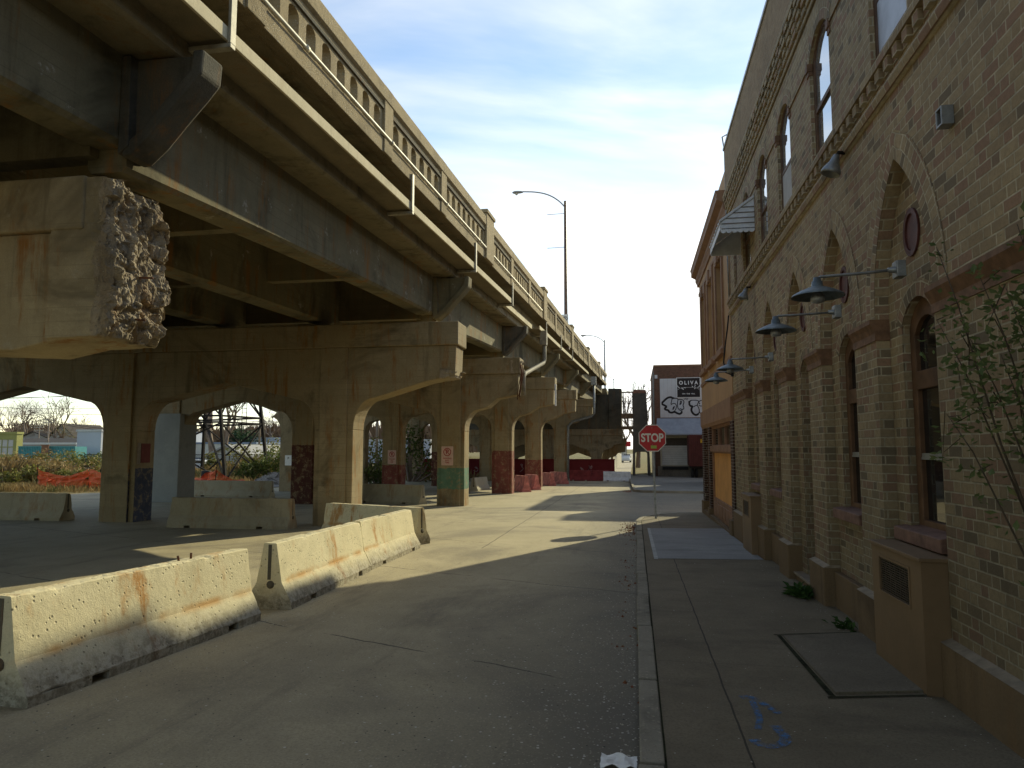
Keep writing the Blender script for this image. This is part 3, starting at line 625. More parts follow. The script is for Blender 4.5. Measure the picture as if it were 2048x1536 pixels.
b = MB(); rr = random.Random(5)
for k in range(5): x = -4.62+rr.uniform(-.05, .05); b = MB(); b.tube([(x, 28.45+k*.1, 5.3), (x+.08, 28.42+k*.1, 4.9), (x+.02, 28.45, 4.4), (x-.04, 28.45, 3.8+rr.uniform(-.2, .3))], .02, 5); b.build('exposed_rebar', M['rusty'], p2)
# drain pipes
b = MB(); b.box(-4.52, -4.2, 34.1, 34.5, 6.9, 7.6)
b.tube([(-4.33, 34.3, 7.0), (-4.33, 34.3, 6.2), (-4.36, 34.1, 6.0), (-4.62, 29.9, 5.05), (-4.64, 29.6, 4.9), (-4.64, 29.55, 4.1)], .10, 10); b.build('drain_pipe', plain('weathered_drain', (.22,.19,.14), .7, .3, 5), via)
b = MB(); b.box(-3.72, -3.3, 61.9, 62.4, 7.4, 8.1); b.tube([(-3.5, 62.1, 7.5), (-3.5, 62.1, 4.9), (-3.7, 62.15, 4.65), (-5.4, 62.3, 4.2), (-5.8, 62.3, 3.8), (-5.85, 62.3, -.9)], .11, 10); b.build('drain_pipe', M['galv'], via)
b = MB(); b.box(-4.36, -4.28, 39.0, 39.1, 4.2, 5.4); b.build('drain_pipe', M['white_barrier'], via)
# new grey concrete jacket round an old column of the second pier
b = MB(); b.box(-20.92, -19.64, 28.2, 29.42, gz(28.5)-.05, 3.38); jk = b.build('column_jacket', M['block_gray'], p2, bevel=.03)
# ------------------------------------------------------------------ rail crossing at the far end
t = thing('abutment_block', 'soot black concrete block closing the far end of the viaduct deck', 'abutment', (-2.3, 84, gz(84)))
b = MB(); b.slab([[(-3.08,3.5), (-1.57,3.5), (-1.51,8.85), (-3.08,8.9)]], lambda p, q, d: (p, d, q), 84.0, 88); b.build('block', M['conc_dark'], t, bevel=.05)
b = MB(); b.box(-3.25, -1.45, 83.8, 88.2, 2.85, 3.49); b.box(-3.36, -1.2, 84, 88, 2.2, 2.849); b.build('corbel', M['conc_dark'], t, bevel=.04)
b = MB(); b.box(-23, -3.1, 84.1, 84.9, 3.0, 8.2); b.build('end_wall', M['conc_dark'], t)
t = thing('concrete_pylon', 'tall tapering dark concrete pylon with an opening in its foot, beyond the stop sign', 'pylon', (.5, 75, gz(75)))
b = MB(); z0 = gz(75)-.05
fr = [(-.34,z0), (-.05,z0), (-.05,1.35), (.12,1.5), (1.05,1.5), (1.2,1.35), (1.2,z0), (1.52,z0), (1.30,4.6), (1.16,7.6), (1.1,7.9), (-.12,7.95), (-.16,7.6)]
b.slab([fr], lambda p, q, d: (p, d, q), 75, 76.6); b.build('shaft', M['conc_tower'], t, bevel=.05)
b = MB(); b.slab([[(-.2,7.6), (1.2,7.6), (1.12,7.93), (-.14,7.98)]], lambda p, q, d: (p, d, q), 74.96, 76.64); b.build('cap', plain('rusty_capping', (.28,.14,.09), .9, .3, 4), t)
t = thing('steel_gantry', 'rusty steel frame of rails and beams between the dark block and the pylon', 'gantry', (-.8, 75.6, 3))
gm = plain('rusty_beam', (.26,.17,.10), .85, .3, 3)
b = MB()
for z, h in ((7.85, .12), (5.55, .55), (4.2, .35)): b = MB(); b.box(-1.42, -.17, 76.0, 76.3, z-h, z); b.build('beam', gm, t)
b = MB()
for z in (6.75, 6.62, 6.5, 4.75): b.tube([(-1.35, 75.4, z), (-.17, 75.4, z)], .025, 6)
for x in (-1.2, -.22): b.box(x-.05, x+.05, 75.45, 75.55, 5.56, 7.73)
b.build('guard_rail', M['steel_dark'], t)
t = thing('graffiti_wall', 'long low maroon painted wall across the far bays under the viaduct', 'wall', (-9, 69, gz(69)))
b = MB(); b.box(-24, -2.0, 69, 69.4, gz(69)-.1, .75); b.build('wall_panel', M['maroon_wall'], t, bevel=.02)
b = MB(); b.box(-24.05, -1.95, 68.93, 69.47, .751, .84); b.build('coping', M['maroon_wall'], t)
b = MB(); gr = random.Random(21); mpw = lambda x, y, d: (x, 69-d, y)
for cx, n in ((-15.5, 5), (-12.6, 3), (-5.1, 2)):
    for k in range(n):
        x = cx+k*.75; pts = [(x+gr.uniform(-.3, .3), -.25+gr.uniform(-.45, .6)) for _ in range(6)]
        stroke(b, smooth_pts(pts, 2, False), .06, mpw, .006+.001*k)
b.build('graffiti_tag', M['tag_white'], t)
t = thing('railway_track', 'rusty railway track crossing beyond the white barrier', 'railway track', (-1.5, 72, gz(72)))
b = MB()
for yy in (71.3, 72.75): b = MB(); b.box(-20, -.6, yy, yy+.07, gz(72)+.2, gz(72)+.36); b.build('rail', M['rusty'], t)
b = MB()
for k in range(30): b.box(-19.8+k*.65, -19.55+k*.65, 70.8, 73.3, gz(72)+.05, gz(72)+.199)
b.build('sleeper', plain('tarred_timber', (.06,.05,.04), .9, .3, 4), t)
# ------------------------------------------------------------------ signs on the columns
def column_sign(name, label, x, y, z, w_, h_, style, group=None):
    t = thing(name, label, 'sign', (x, y, z), 0, group)
    b = MB(); rr_ = .03; o = []
    for cx, cz, a in ((w_/2-rr_, h_/2-rr_, 0), (-w_/2+rr_, h_/2-rr_, PI/2), (-w_/2+rr_, -h_/2+rr_, PI), (w_/2-rr_, -h_/2+rr_, 1.5*PI)): o += arc(cx, cz, rr_, rr_, a, a+PI/2, 3)
    b.slab([o], lambda p, q, d: (x+p, y-d, z+q), 0, .012)
    b.build('plate', M['sign_pink'] if style == 'R' else M['sign_white'], t)
    mp = lambda p, q, d: (x+p, y-.012-d, z+q)
    if style == 'R':
        b = MB(); stroke(b, arc(0, h_*.2, w_*.3, w_*.3, 0, 2*PI, 20)[:-1], .035, mp, .003, True); stroke(b, [(-w_*.2, h_*.2+w_*.2), (w_*.2, h_*.2-w_*.2)], .03, mp, .004); b.build('prohibition_ring', M['sign_redink'], t)
        text('letter', 'P', w_*.5, lambda p, q, d: mp(p, q+h_*.2, d), M['sign_redink'], t, .008, 1, .0025)
        text('lettering', 'PARKING\nANY\nTIME', w_*.17, lambda p, q, d: mp(p, q-h_*.25, d), M['sign_redink'], t, .002, 1, .003)
    else: text('letter', 'P', w_*.45, lambda p, q, d: mp(p, q+h_*.2, d), M['ink'], t, .004, 1, .003)
    return t
column_sign('no_parking_sign', 'faded no parking sign above the green painted patch on a column', -7.62, 28.42, 1.55, .50, .78, 'R')
column_sign('no_parking_sign', 'smaller looking no parking sign on the shaded column with a red foot', -13.9, 39.52, 1.35, .50, .80, 'R')
column_sign('parking_sign', 'plain white sign on the pale column left of the maroon one', -20.33, 39.52, 1.15, .42, .60, 'P')
t = thing('notice_board', 'dark red rectangular panel on the right face of the blue footed column', 'panel', (-14.7, 19.4, 1.5)); b = MB(); b.box(-14.721, -14.69, 19.3, 19.7, 1.42, 2.0)
b.build('panel', plain('dull_red_panel', (.16,.04,.03), .7, .2, 4), t); b = MB(); b.box(-14.722, -14.7, 19.14, 19.285, 1.38, 2.02); b.build('backing', M['plinth_top'], t)
t = thing('column_sign', 'narrow pink sign on the side of the maroon footed column', 'sign', (-13.3, 28.9, 1.2)); b = MB(); b.box(-13.373, -13.355, 28.7, 29.1, .95, 1.75); b.build('plate', M['sign_pink'], t)
text('lettering', 'NO', .16, lambda p, q, d: (-13.355+d, 28.9+p, 1.35+q), M['sign_redink'], t, .004)
# ------------------------------------------------------------------ jersey barriers
HP = [(.30,.07), (.30,.085), (.165,.33), (.085,.80), (.075,.81)]
def chipped(b, pr, L, seed, n):
    """barrier body: fine grid along the profile whose edges are knocked off here and there"""
    P = []; step = .04 if n > 20 else .3
    for i in range(len(pr)):
        a, c = Vector(pr[i]), Vector(pr[(i+1) % len(pr)]); k = max(1, int((c-a).length/step)); P += [a.lerp(c, j/k) for j in range(k)]
    m = len(P); cz = .35; vs = []; fs = []
    for s_ in range(n+1):
        y = -L/2+L*s_/n; en = .55*max(0, 1-min(y+L/2, L/2-y)/.05)
        for p in P:
            q = Vector((p.x, y, p.y)); top = max(0, 1-(pr[4][1]-p.y)/.06); w_ = max(top, en); o = Vector((seed, 0, 0))
            ch = max(0, noise.noise(q*7+o)-.12)*w_*.07 + max(0, noise.noise(q*19+o)-.25)*w_*.035 + noise.noise(q*2.2+o)*.004
            toe = max(0, 1-(p.y-.07)/.10)*max(0, noise.noise(q*6-o)-.1)*.04
            vs.append((p.x*(1-(ch+toe)*2.2), y*(1-(ch*en*.5)/L*2), p.y-(p.y-cz)*ch*.9+toe*.4))
    for s_ in range(n):
        for i in range(m): j = (i+1) % m; fs.append((s_*m+i, s_*m+j, (s_+1)*m+j, (s_+1)*m+i))
    fs += [tuple(range(m)), tuple(n*m+i for i in range(m-1, -1, -1))]
    b.add(vs, fs)
def barrier(label, cx, cy, L, rz, mat=None, h=.81, group='concrete barriers', rebar=False, pocket=True):
    dense = cy < 20
    t = thing('jersey_barrier', label, 'barrier', (0,0,0), 0, group)
    k = h/.81; pr = [(a, z*k) for a, z in HP]; pr = pr + [(-a, z) for a, z in reversed(pr)]
    b = MB(); chipped(b, pr, L, cx*3.7+cy, 70 if dense else 12)
    b.slab([[(-.2985,.0), (.2985,.0), (.2985,.0698), (-.2985,.0698)]], lambda p, q, d: (p, d, q), -L/2+.01, -L*.30)
    b.slab([[(-.2985,.0), (.2985,.0), (.2985,.0698), (-.2985,.0698)]], lambda p, q, d: (p, d, q), -L*.30+.18, L*.30)
    b.slab([[(-.2985,.0), (.2985,.0), (.2985,.0698), (-.2985,.0698)]], lambda p, q, d: (p, d, q), L*.30+.18, L/2-.01)
    o = b.build('barrier_body', mat or M['conc_barrier'], t, bevel=0 if dense else .014)
    if pocket:
        b = MB(); b.tube([(.02, -L/2-.004, .30*k), (.02, -L/2+.03, .30*k)], .05, 14); b.box(-.022, .022, -L/2-.003, -L/2+.02, .36*k, .79*k); b.build('joint_pocket', M['conc_dark'], t)
    if rebar:
        b = MB(); b.tube([(.0, .45, .80), (-.01, .44, .86)], .012, 6); b.tube([(.01, .62, .80), (.01, .62, .87)], .012, 6); b.build('lifting_bar', M['rusty'], t)
    t.location = (cx, cy, gz(cy)); t.rotation_euler = (math.atan(-SL)*math.cos(rz), 0, rz); return t
barrier('nearest sunlit concrete barrier with rust runs, at the left edge of the street', -4.70, 6.32, 3.05, -.062, rebar=True)
barrier('sunlit concrete barrier next beyond the rust streaked one', -4.62, 9.98, 3.15, .05)
barrier('sunlit concrete barrier with the brightest orange stain band, butting the cross barrier', -4.78, 13.2, 3.1, .03)
barrier('barrier set crosswise behind the end of the sunlit row', -6.05, 15.95, 3.0, PI/2-.42)
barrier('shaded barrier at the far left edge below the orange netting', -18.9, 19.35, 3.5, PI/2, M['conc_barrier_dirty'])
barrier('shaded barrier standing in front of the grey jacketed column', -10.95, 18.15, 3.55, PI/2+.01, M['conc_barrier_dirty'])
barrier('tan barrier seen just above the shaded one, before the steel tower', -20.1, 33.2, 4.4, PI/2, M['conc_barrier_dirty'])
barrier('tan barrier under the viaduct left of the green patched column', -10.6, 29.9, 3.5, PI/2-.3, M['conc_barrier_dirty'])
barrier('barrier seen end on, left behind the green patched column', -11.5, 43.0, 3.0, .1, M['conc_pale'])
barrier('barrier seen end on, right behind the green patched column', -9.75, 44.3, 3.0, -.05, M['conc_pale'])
G2 = 'red painted barriers along the columns'
barrier('nearest faded red barrier right of the red footed column', -6.9, 43.2, 2.4, .42, M['red_barrier'], .95, G2, pocket=False)
barrier('second faded red barrier, its white foot showing', -6.75, 46.4, 2.6, .42, M['red_barrier'], .95, G2, pocket=False)
barrier('faded red barrier just past the second red footed column', -6.6, 54.0, 2.6, .4, M['red_barrier'], .95, G2, pocket=False)
barrier('faded red barrier leaning toward the column with the drain pipe', -6.3, 58.5, 3.2, .5, M['red_barrier'], .95, G2, pocket=False)
barrier('maroon barrier right of the drain pipe column', -4.9, 64.3, 1.9, PI/2, M['maroon_barrier'], .95, G2, pocket=False)
barrier('longer maroon barrier beside the white one', -3.35, 64.5, 2.0, PI/2, M['maroon_barrier'], .95, G2, pocket=False)
barrier('bright white painted barrier closing the street end', -1.65, 64.0, 2.4, PI/2+.03, M['white_barrier'], .85, pocket=False)
# ------------------------------------------------------------------ olive brick building
WX = 2.25; Y1 = 17.0; Y0 = -14.
bb = thing('brick_building', 'two storey olive brick building with pointed arch bays along the sidewalk', 'building', (WX, 6, 0))
mpf = lambda p, q, d: (WX+d, p, q)              # d measured into the wall
BAYS = [6.45+2*k for k in range(5)]; BW = .665; SPR = 3.06; APX = 4.36
def lancet(c, hw, z0, spr, apx, n=9):
    """pointed arch opening outline: two arcs meeting at the apex"""
    h = apx-spr; rad = (h*h+hw*hw)/(2*hw); out = [(c-hw, z0)]; a1 = math.asin(h/rad)
    out += [(c-hw+rad-rad*math.cos(a1*i/n), spr+rad*math.sin(a1*i/n)) for i in range(n+1)]
    out += [(c+hw-rad+rad*math.cos(a1*i/n), spr+rad*math.sin(a1*i/n)) for i in range(n-1, -1, -1)] + [(c+hw, z0)]
    return out
def seg(c, hw, z0, spr, rise, n=8):
    rad = (rise*rise+hw*hw)/(2*rise); a = math.asin(hw/rad)
    return [(c-hw, z0)] + [(c+rad*math.sin(-a+2*a*i/n), spr+rad*math.cos(-a+2*a*i/n)-(rad-rise)) for i in range(n+1)] + [(c+hw, z0)]
UPW = [4.35, 6.45, 8.7, 10.8, 12.65, 14.5, 16.1]; UH = .45; US, UT = 5.36, 6.72
# outer skin: ground floor with pointed recesses
lo = [(Y0, .47), (Y0, 4.93), (Y1, 4.93), (Y1, .47)]
pts = []
for c in reversed(BAYS): pts += list(reversed(lancet(c, BW, .47, SPR, APX)))
b = MB(); b.slab([[(Y0, .47), (Y0, 4.93), (Y1, 4.93), (Y1, .47)] + pts], mpf, 0, .12)
b.build('wall', M['brick'], bb)
# inner skin behind the recesses with the segmental window openings
DOOR = 2; hs = []
for i, c in enumerate(BAYS): hs.append(seg(c, .36, .05 if i == DOOR else 1.16, 2.92, .22))
b = MB(); b.slab([[(BAYS[0]-1, -.4), (BAYS[-1]+1, -.4), (BAYS[-1]+1, 4.9), (BAYS[0]-1, 4.9)]] + hs, mpf, .121, .34); b.build('recessed_wall', M['brick'], bb)
# voussoirs of the pointed arches, 3 mm proud, bricks set radially
for c in BAYS:
    for (hw, spr, apx, wid, dd, kind) in ((BW, SPR, APX, .27, -.004, 'L'), (.36, 2.92, 0, .15, .117, 'S')):
        path = lancet(c, hw, 0, spr, apx, 10)[1:-1] if kind == 'L' else seg(c, hw, 0, spr, .22, 8)[1:-1]
        b = MB(); b.uv = []; s_ = 0; n = len(path); prev = None
        for i, (p, q) in enumerate(path):
            a = path[max(0, i-1)]; e = path[min(n-1, i+1)]; dx, dz = e[0]-a[0], e[1]-a[1]; l = math.hypot(dx, dz); nx, nz = -dz/l, dx/l
            if prev: s_ += math.hypot(p-prev[0], q-prev[1])
            prev = (p, q)
            b.v += [mpf(p, q, dd), mpf(p+nx*wid, q+nz*wid, dd)]; b.uv += [(s_, 0), (s_, wid)]
            if i: b.f.append([2*i-2, 2*i-1, 2*i+1, 2*i]); b.mi.append(0)
        b.build('arch_ring', M['brick_uv'], bb)
    # terracotta medallion
    b = MB(); cz = 3.70; o = [(c+.17*math.cos(t*PI/12)*(1), cz+.21*math.sin(t*PI/12)) for t in range(24)]; i_ = [(c+.125*math.cos(t*PI/12), cz+.16*math.sin(t*PI/12)) for t in range(24)]
    b.slab([o, i_], mpf, .100, .121); b.slab([i_], mpf, .114, .122); b.build('medallion', M['medallion'], bb, bevel=.006)
# capitals, string course
b = MB()
for c in BAYS[:-1]:
    y0, y1 = c+BW, c+2-BW
    b.slab([[(-.055,3.06), (-.055,3.02), (-.03,2.98), (-.012,2.93), (-.012,2.86), (.1215,2.86), (.1215,3.06)]], lambda p, q, d: (WX+p, d, q), y0-.012, y1+.012)
for y0, y1 in ((Y0, BAYS[0]-BW+.012), (BAYS[-1]+BW-.012, Y1)):
    b.slab([[(-.06,3.07), (-.06,3.03), (-.035,2.98), (-.015,2.94), (-.015,2.87), (.119,2.87), (.119,3.07)]], lambda p, q, d: (WX+p, d, q), y0, y1)
b.build('string_course', M['terracotta'], bb)
# plinth, stepping out under each pier
b = MB()
for y0, y1 in [(Y0, BAYS[0]-BW)] + [(c+BW, c+2-BW) for c in BAYS[:-1]] + [(BAYS[-1]+BW, Y1)]:
    b.box(WX-.075, WX+.30, y0-.02, y1+.02, -.5, .44); 
for i, c in enumerate(BAYS):
    if i != DOOR: b.box(WX+.045, WX+.123, c-BW+.021, c+BW-.021, -.5, .40)
    else: b.box(WX+.02, WX+.4, c-BW+.021, c+BW-.021, -.5, .045)
b.build('plinth', M['plinth'], bb, bevel=.012)
b = MB()
for y0, y1 in [(Y0, BAYS[0]-BW)] + [(c+BW, c+2-BW) for c in BAYS[:-1]] + [(BAYS[-1]+BW, Y1)]:
    b.slab([[(-.076,.441), (.1195,.441), (.1195,.4695), (.0,.4695)]], lambda p, q, d: (WX+p, d, q), y0-.02, y1+.02)
b.build('plinth_ledge', M['plinth_top'], bb)
# ground floor windows and door
for i, c in enumerate(BAYS):
    o = seg(c, .36, .05 if i == DOOR else 1.16, 2.92, .22)
    z0 = o[0][1]
    b = MB()
    if i == DOOR:
        b.slab([o, [(c-.29, z0+.02), (c+.29, z0+.02), (c+.29, 2.2), (c-.29, 2.2)]], mpf, .26, .36); f = b.build('door_frame', M['wood'], bb, bevel=.006)
        b = MB(); b.slab([[(c-.289, z0+.02), (c+.289, z0+.02), (c+.289, 2.19), (c-.289, 2.19)]], mpf, .30, .35)
        for zz0, zz1 in ((.2, .75), (.85, 1.2), (1.3, 2.05)): b.box(WX+.285, WX+.30, c-.22, c+.22, zz0, zz1)
        d = b.build('door', M['wood_dark'], bb, bevel=.008); b = MB(); b.lathe([(.0,0), (.02,0), (.03,.03), (.02,.06), (0,.06)], (WX+.25, c-.24, 1.05), 10, 'x'); b.build('handle', M['steel_dark'], d)
        b = MB(); b.box(WX-.01, WX+.34, c-BW+.03, c+BW-.03, .046, .075); b.build('door_sill', M['plinth_top'], bb)
        continue
    top = seg(c, .25, 2.52, 2.84, .14); low = [(c-.25, 1.24), (c+.25, 1.24), (c+.25, 2.36), (c-.25, 2.36)]
    b.slab([o, list(reversed(top)), low], mpf, .185, .27); f = b.build('window_frame', M['wood'], bb, bevel=.006)
    b = MB(); b.box(WX+.195, WX+.223, c-.249, c+.249, 1.76, 1.81); b.box(WX+.19, WX+.21, c-.249, c+.249, 1.755, 1.775); b.build('meeting_rail', M['galv'] if i < 2 else M['wood'], f)
    b = MB(); b.slab([low], mpf, .225, .23); b.slab([top], mpf, .2245, .23); b.build('pane', M['glass'], f)
    b = MB(); b.box(WX+.42, WX+.43, c-.36, c-.10, 1.2, 2.4); b.box(WX+.44, WX+.45, c+.02, c+.10, 1.2, 2.4); b.build('curtain', M['blind'], f)
    b = MB(); b.slab([[(.02,1.16), (.02,1.05), (.24,1.05), (.24,1.20)]], lambda p, q, d: (WX+p, d, q), c-.50, c+.50); b.build('window_sill', M['terra_pale'], bb, bevel=.008)
b = MB(); b.box(WX+.6, WX+.62, Y0, Y1-.1, -.3, 8.8); b.build('inner_partition', M['ink'], bb)
# belt course with dentils
b = MB(); b.slab([[(.0,4.93), (-.045,4.95), (-.06,5.0), (-.06,5.035), (-.03,5.06), (-.03,5.10), (.119,5.10), (.119,4.93)]], lambda p, q, d: (WX+p, d, q), Y0, Y1); b.build('belt_course', M['brick'], bb)
b = MB(); y = Y0
while y < Y1-.1: b.box(WX-.085, WX+.1, y, y+.11, 5.101, 5.20); b.box(WX-.04, WX+.09, y+.11, y+.22, 5.102, 5.20); y += .22
b.box(WX-.10, WX+.1, Y0, Y1, 5.201, 5.285); b.build('dentil_course', M['brick'], bb)
# upper wall
b = MB(); b.slab([[(Y0, 5.286), (Y1, 5.286), (Y1, 7.3), (Y0, 7.3)]] + [seg(c, UH if c < 16 else .22, US, UT, .24) for c in UPW], mpf, 0, .3); b.build('upper_wall', M['brick'], bb)
for c in UPW:
    hw = UH if c < 16 else .22
    o = seg(c, hw, US, UT, .24); iw = hw-.075
    b = MB(); t1 = seg(c, iw, 6.08, UT, .20); l1 = [(c-iw, US+.06), (c+iw, US+.06), (c+iw, 6.02), (c-iw, 6.02)]
    b.slab([o, list(reversed(t1)), l1], mpf, .045, .12); f = b.build('window_frame', M['wood'], bb, bevel=.005)
    b = MB(); b.slab([t1], mpf, .062, .067); b.slab([l1], mpf, .072, .077); b.build('pane', M['glass_sky'], f)
    if c in (6.45, 10.8):
        b = MB(); b.slab([l1], mpf, .052, .06); b.build('window_screen', M['blind'] if c == 10.8 else M['coping'], f)
    b = MB()
    for s_ in (-1, 1): b.box(WX-.03, WX+.19, c+s_*(hw+.04)-.075, c+s_*(hw+.04)+.075, UT-.06, UT+.04) if False else None
    for s_ in (-1, 1):
        b = MB(); y0, y1 = sorted((c+s_*(hw-.012), c+s_*(hw+.10))); b.box(WX-.03, WX+.044, y0, y1, UT-.10, UT-.0); b.box(WX-.015, WX+.043, y0, y1, UT-.16, UT-.101); b.build('impost', M['terracotta'], bb, bevel=.008)
    path = o[1:-1]; b = MB(); b.uv = []; s_ = 0; prev = None
    for i, (p, q) in enumerate(path):
        a = path[max(0, i-1)]; e = path[min(len(path)-1, i+1)]; dx, dz = e[0]-a[0], e[1]-a[1]; l = math.hypot(dx, dz); nx, nz = -dz/l, dx/l
        if prev: s_ += math.hypot(p-prev[0], q-prev[1])
        prev = (p, q); b.v += [mpf(p, q, -.004), mpf(p+nx*.2, q+nz*.2, -.004)]; b.uv += [(s_, 0), (s_, .2)]
        if i: b.f.append([2*i-2, 2*i-1, 2*i+1, 2*i]); b.mi.append(0)
    b.build('arch_ring', M['brick_uv'], bb)
for y0, y1 in zip([Y0]+[c+(UH if c < 16 else .22)+.11 for c in UPW], [c-(UH if c < 16 else .22)-.11 for c in UPW]+[Y1]): b = MB(); b.box(WX-.02, WX+.02, y0, y1, UT-.05, UT+.01); b.build('impost_string', M['brick'], bb)
# corbelled courses, tan parapet, coping
b = MB(); b.box(WX-.03, WX+.25, Y0, Y1, 7.301, 7.37)
rows = [(7.371, 7.45, .055), (7.451, 7.53, .075), (7.531, 7.61, .095), (7.611, 7.69, .115)]
rc = random.Random(4)
for k, (z0, z1, d) in enumerate(rows):
    b.box(WX-d+.035, WX+.24, Y0, Y1, z0, z1); y = Y0+.12*k
    while y < Y1-.2: b.box(WX-d-rc.uniform(0, .012), WX+.1, y, y+.19, z0+.001, z1-.004); y += .24+.06*(k % 2)
b.box(WX-.13, WX+.24, Y0, Y1, 7.691, 7.78); b.build('corbel_table', M['brick'], bb)
b = MB(); b.box(WX-.06, WX+.25, Y0, Y1, 7.781, 8.92); b.build('parapet', M['brick_upper'], bb)
b = MB(); b.box(WX-.09, WX+.3, Y0, Y1+.02, 8.921, 8.985); b.build('coping', M['coping'], bb, bevel=.01)
b = MB(); b.box(WX+.341, 14, Y0, Y1-.01, -.5, 8.6); b.build('building_core', M['ink'], bb)
b = MB(); b.tube([(WX-.04, Y1-.03, 5.3), (WX-.05, Y1-.02, 6.3), (WX-.05, Y1-.02, 8.9), (WX-.1, Y1-.05, 9.25), (WX+.05, Y1-.1, 9.3)], .018, 6); b.build('conduit', M['galv'], bb)
# ------------------------------------------------------------------ things on the brick front
def gooseneck(label, y, ph):
    t = thing('wall_lamp', label, 'lamp', (WX, y, 3.35), 0, 'gooseneck lamps on the brick front')
    b = MB(); b.box(WX-.075, WX-.001, y-.06, y+.06, 3.28, 3.42); b.lathe([(.0,-.13), (.022,-.13), (.03,-.075)], (WX, y, 3.35), 10, 'x'); b.build('mount', M['galv'], t, bevel=.008)
    L = .64; b = MB(); b.tube([(WX-.09, y, 3.35), (WX-.3, y+ph*.4, 3.335), (WX-L-.02, y+ph, 3.32), (WX-L-.045, y+ph, 3.305), (WX-L-.05, y+ph, 3.28)], .0125, 8); b.build('arm', M['galv'], t)
    cx = WX-L-.05
    pr = [(.0,.10), (.028,.10), (.034,.06), (.044,.055), (.048,-.0), (.075,-.012), (.14,-.045), (.20,-.085), (.215,-.105), (.218,-.112), (.210,-.110), (.195,-.085), (.135,-.05), (.07,-.022), (.0,-.02)]
    b = MB(); b.lathe([(r_, z_*.8) for r_, z_ in pr], (cx, y+ph, 3.235), 28); sh = b.build('shade', M['galv_blue'], t)
    b = MB(); b.lathe([(.035,-.02), (.038,-.06), (.06,-.10), (.055,-.135), (0,-.15)], (cx, y+ph, 3.235), 16); b.build('bulb_guard', M['coping'], t)
M['galv_blue'] = plain('galvanised_shade', (.14,.17,.185), .5, .3, 14, .5, .5, .1)
gooseneck('gooseneck wall lamp over the window bay nearest the camera', 6.34, .02)
gooseneck('gooseneck wall lamp second from the camera, over the bay before the door', 8.23, -.03)
gooseneck('gooseneck wall lamp third from the camera, past the door bay', 12.14, -.05)
gooseneck('farthest gooseneck wall lamp, overlapping the tan building', 14.11, .04)
def bell(label, y, z):
    t = thing('flood_lamp', label, 'lamp', (WX, y, z), 0, 'bell flood lamps under the belt course')
    b = MB(); b.tube([(WX-.03, y, z+.12), (WX-.09, y, z+.13), (WX-.12, y, z+.07)], .022, 8); b.build('bracket', M['steel_dark'], t)
    ax = Vector((-.35, .05, -1)).normalized(); a = ax.cross(Vector((0,1,0))).normalized(); c = ax.cross(a); o = Vector((WX-.115, y, z+.09)); b = MB(); n = 18; vs = []; fs = []
    pr = [(.0,-.02), (.03,-.015), (.042,.03), (.05,.07), (.085,.13), (.10,.17), (.102,.20), (.092,.20), (.085,.16), (.0,.13)]
    for rr_, s_ in pr:
        for k in range(n): th = 2*PI*k/n; vs.append(o+ax*s_+rr_*(math.cos(th)*a+math.sin(th)*c))
    for i in range(len(pr)-1):
        for k in range(n): fs.append((i*n+k, i*n+(k+1) % n, (i+1)*n+(k+1) % n, (i+1)*n+k))
    b.add(vs, fs, True); b.build('reflector', M['galv'], t)
bell('grey bell shaped flood lamp under the belt course, the larger near one', 7.72, 4.83)
bell('grey bell shaped flood lamp under the belt course, the far small one', 13.95, 4.80)
t = thing('junction_box', 'small grey metal box high on the brick wall near the camera', 'junction box', (WX, 5.34, 4.22)); b = MB()
b.slab([[(5.27, 4.13), (5.37, 4.13), (5.37, 4.27), (5.27, 4.27)], [(5.285, 4.145), (5.355, 4.145), (5.355, 4.255), (5.285, 4.255)]], lambda p, q, d: (d, p, q), WX-.085, WX-.001); b.box(WX-.05, WX-.002, 5.286, 5.354, 4.146, 4.254)
b.build('casing', M['galv'], t, bevel=.004); b = MB(); b.box(WX-.065, WX-.0505, 5.30, 5.34, 4.165, 4.235); b.build('sensor', M['ink'], t)
def ac(label, y0, y1, zt, x0):
    z0 = gz(y0)+.1; t = thing('air_conditioner_cover', label, 'air conditioner cover', (x0, (y0+y1)/2, z0+.05), 0, 'tan boxes covering air conditioners')
    g0, g1 = y0+(y1-y0)*.22, y1-(y1-y0)*.18
    b = MB(); b.slab([[(y0, z0), (y1, z0), (y1, zt-.03), (y0, zt-.03)], [(g0, zt-.40), (g1, zt-.40), (g1, zt-.12), (g0, zt-.12)]], lambda p, q, d: (d, p, q), x0, x0+.02)
    b.box(x0+.02, WX+.118, y0, y0+.02, z0, zt-.03); b.box(x0+.02, WX+.118, y1-.02, y1, z0, zt-.03); o = b.build('cabinet', M['ac'], t)
    b = MB(); b.box(x0-.02, WX+.119, y0-.02, y1+.02, zt-.029, zt); b.build('lid', M['plinth_top'] if x0 < 0 else M['ac'], t, bevel=.006)
    b = MB()
    for k in range(15): zz = zt-.395+k*.0185; b.box(x0+.004, x0+.03, g0, g1, zz, zz+.008)
    for k in range(1, 6): yy = g0+(g1-g0)*k/6; b.box(x0+.006, x0+.03, yy-.003, yy+.003, zt-.40, zt-.12)
    b.build('grille', M['grille'], t); b = MB(); b.box(x0+.06, x0+.065, g0-.05, g1+.05, zt-.45, zt-.08); b.build('core', M['ink'], t)
    b = MB(); fr = [(g0-.02, zt-.42), (g1+.02, zt-.42), (g1+.02, zt-.10), (g0-.02, zt-.10)]; b.slab([fr, [(g0, zt-.40), (g1, zt-.40), (g1, zt-.12), (g0, zt-.12)]], lambda p, q, d: (d, p, q), x0-.008, x0-.0005); b.build('grille_frame', M['ac'], t)
ac('large tan metal box with a grille under the nearest window', 5.80, 6.92, 1.04, 2.07)
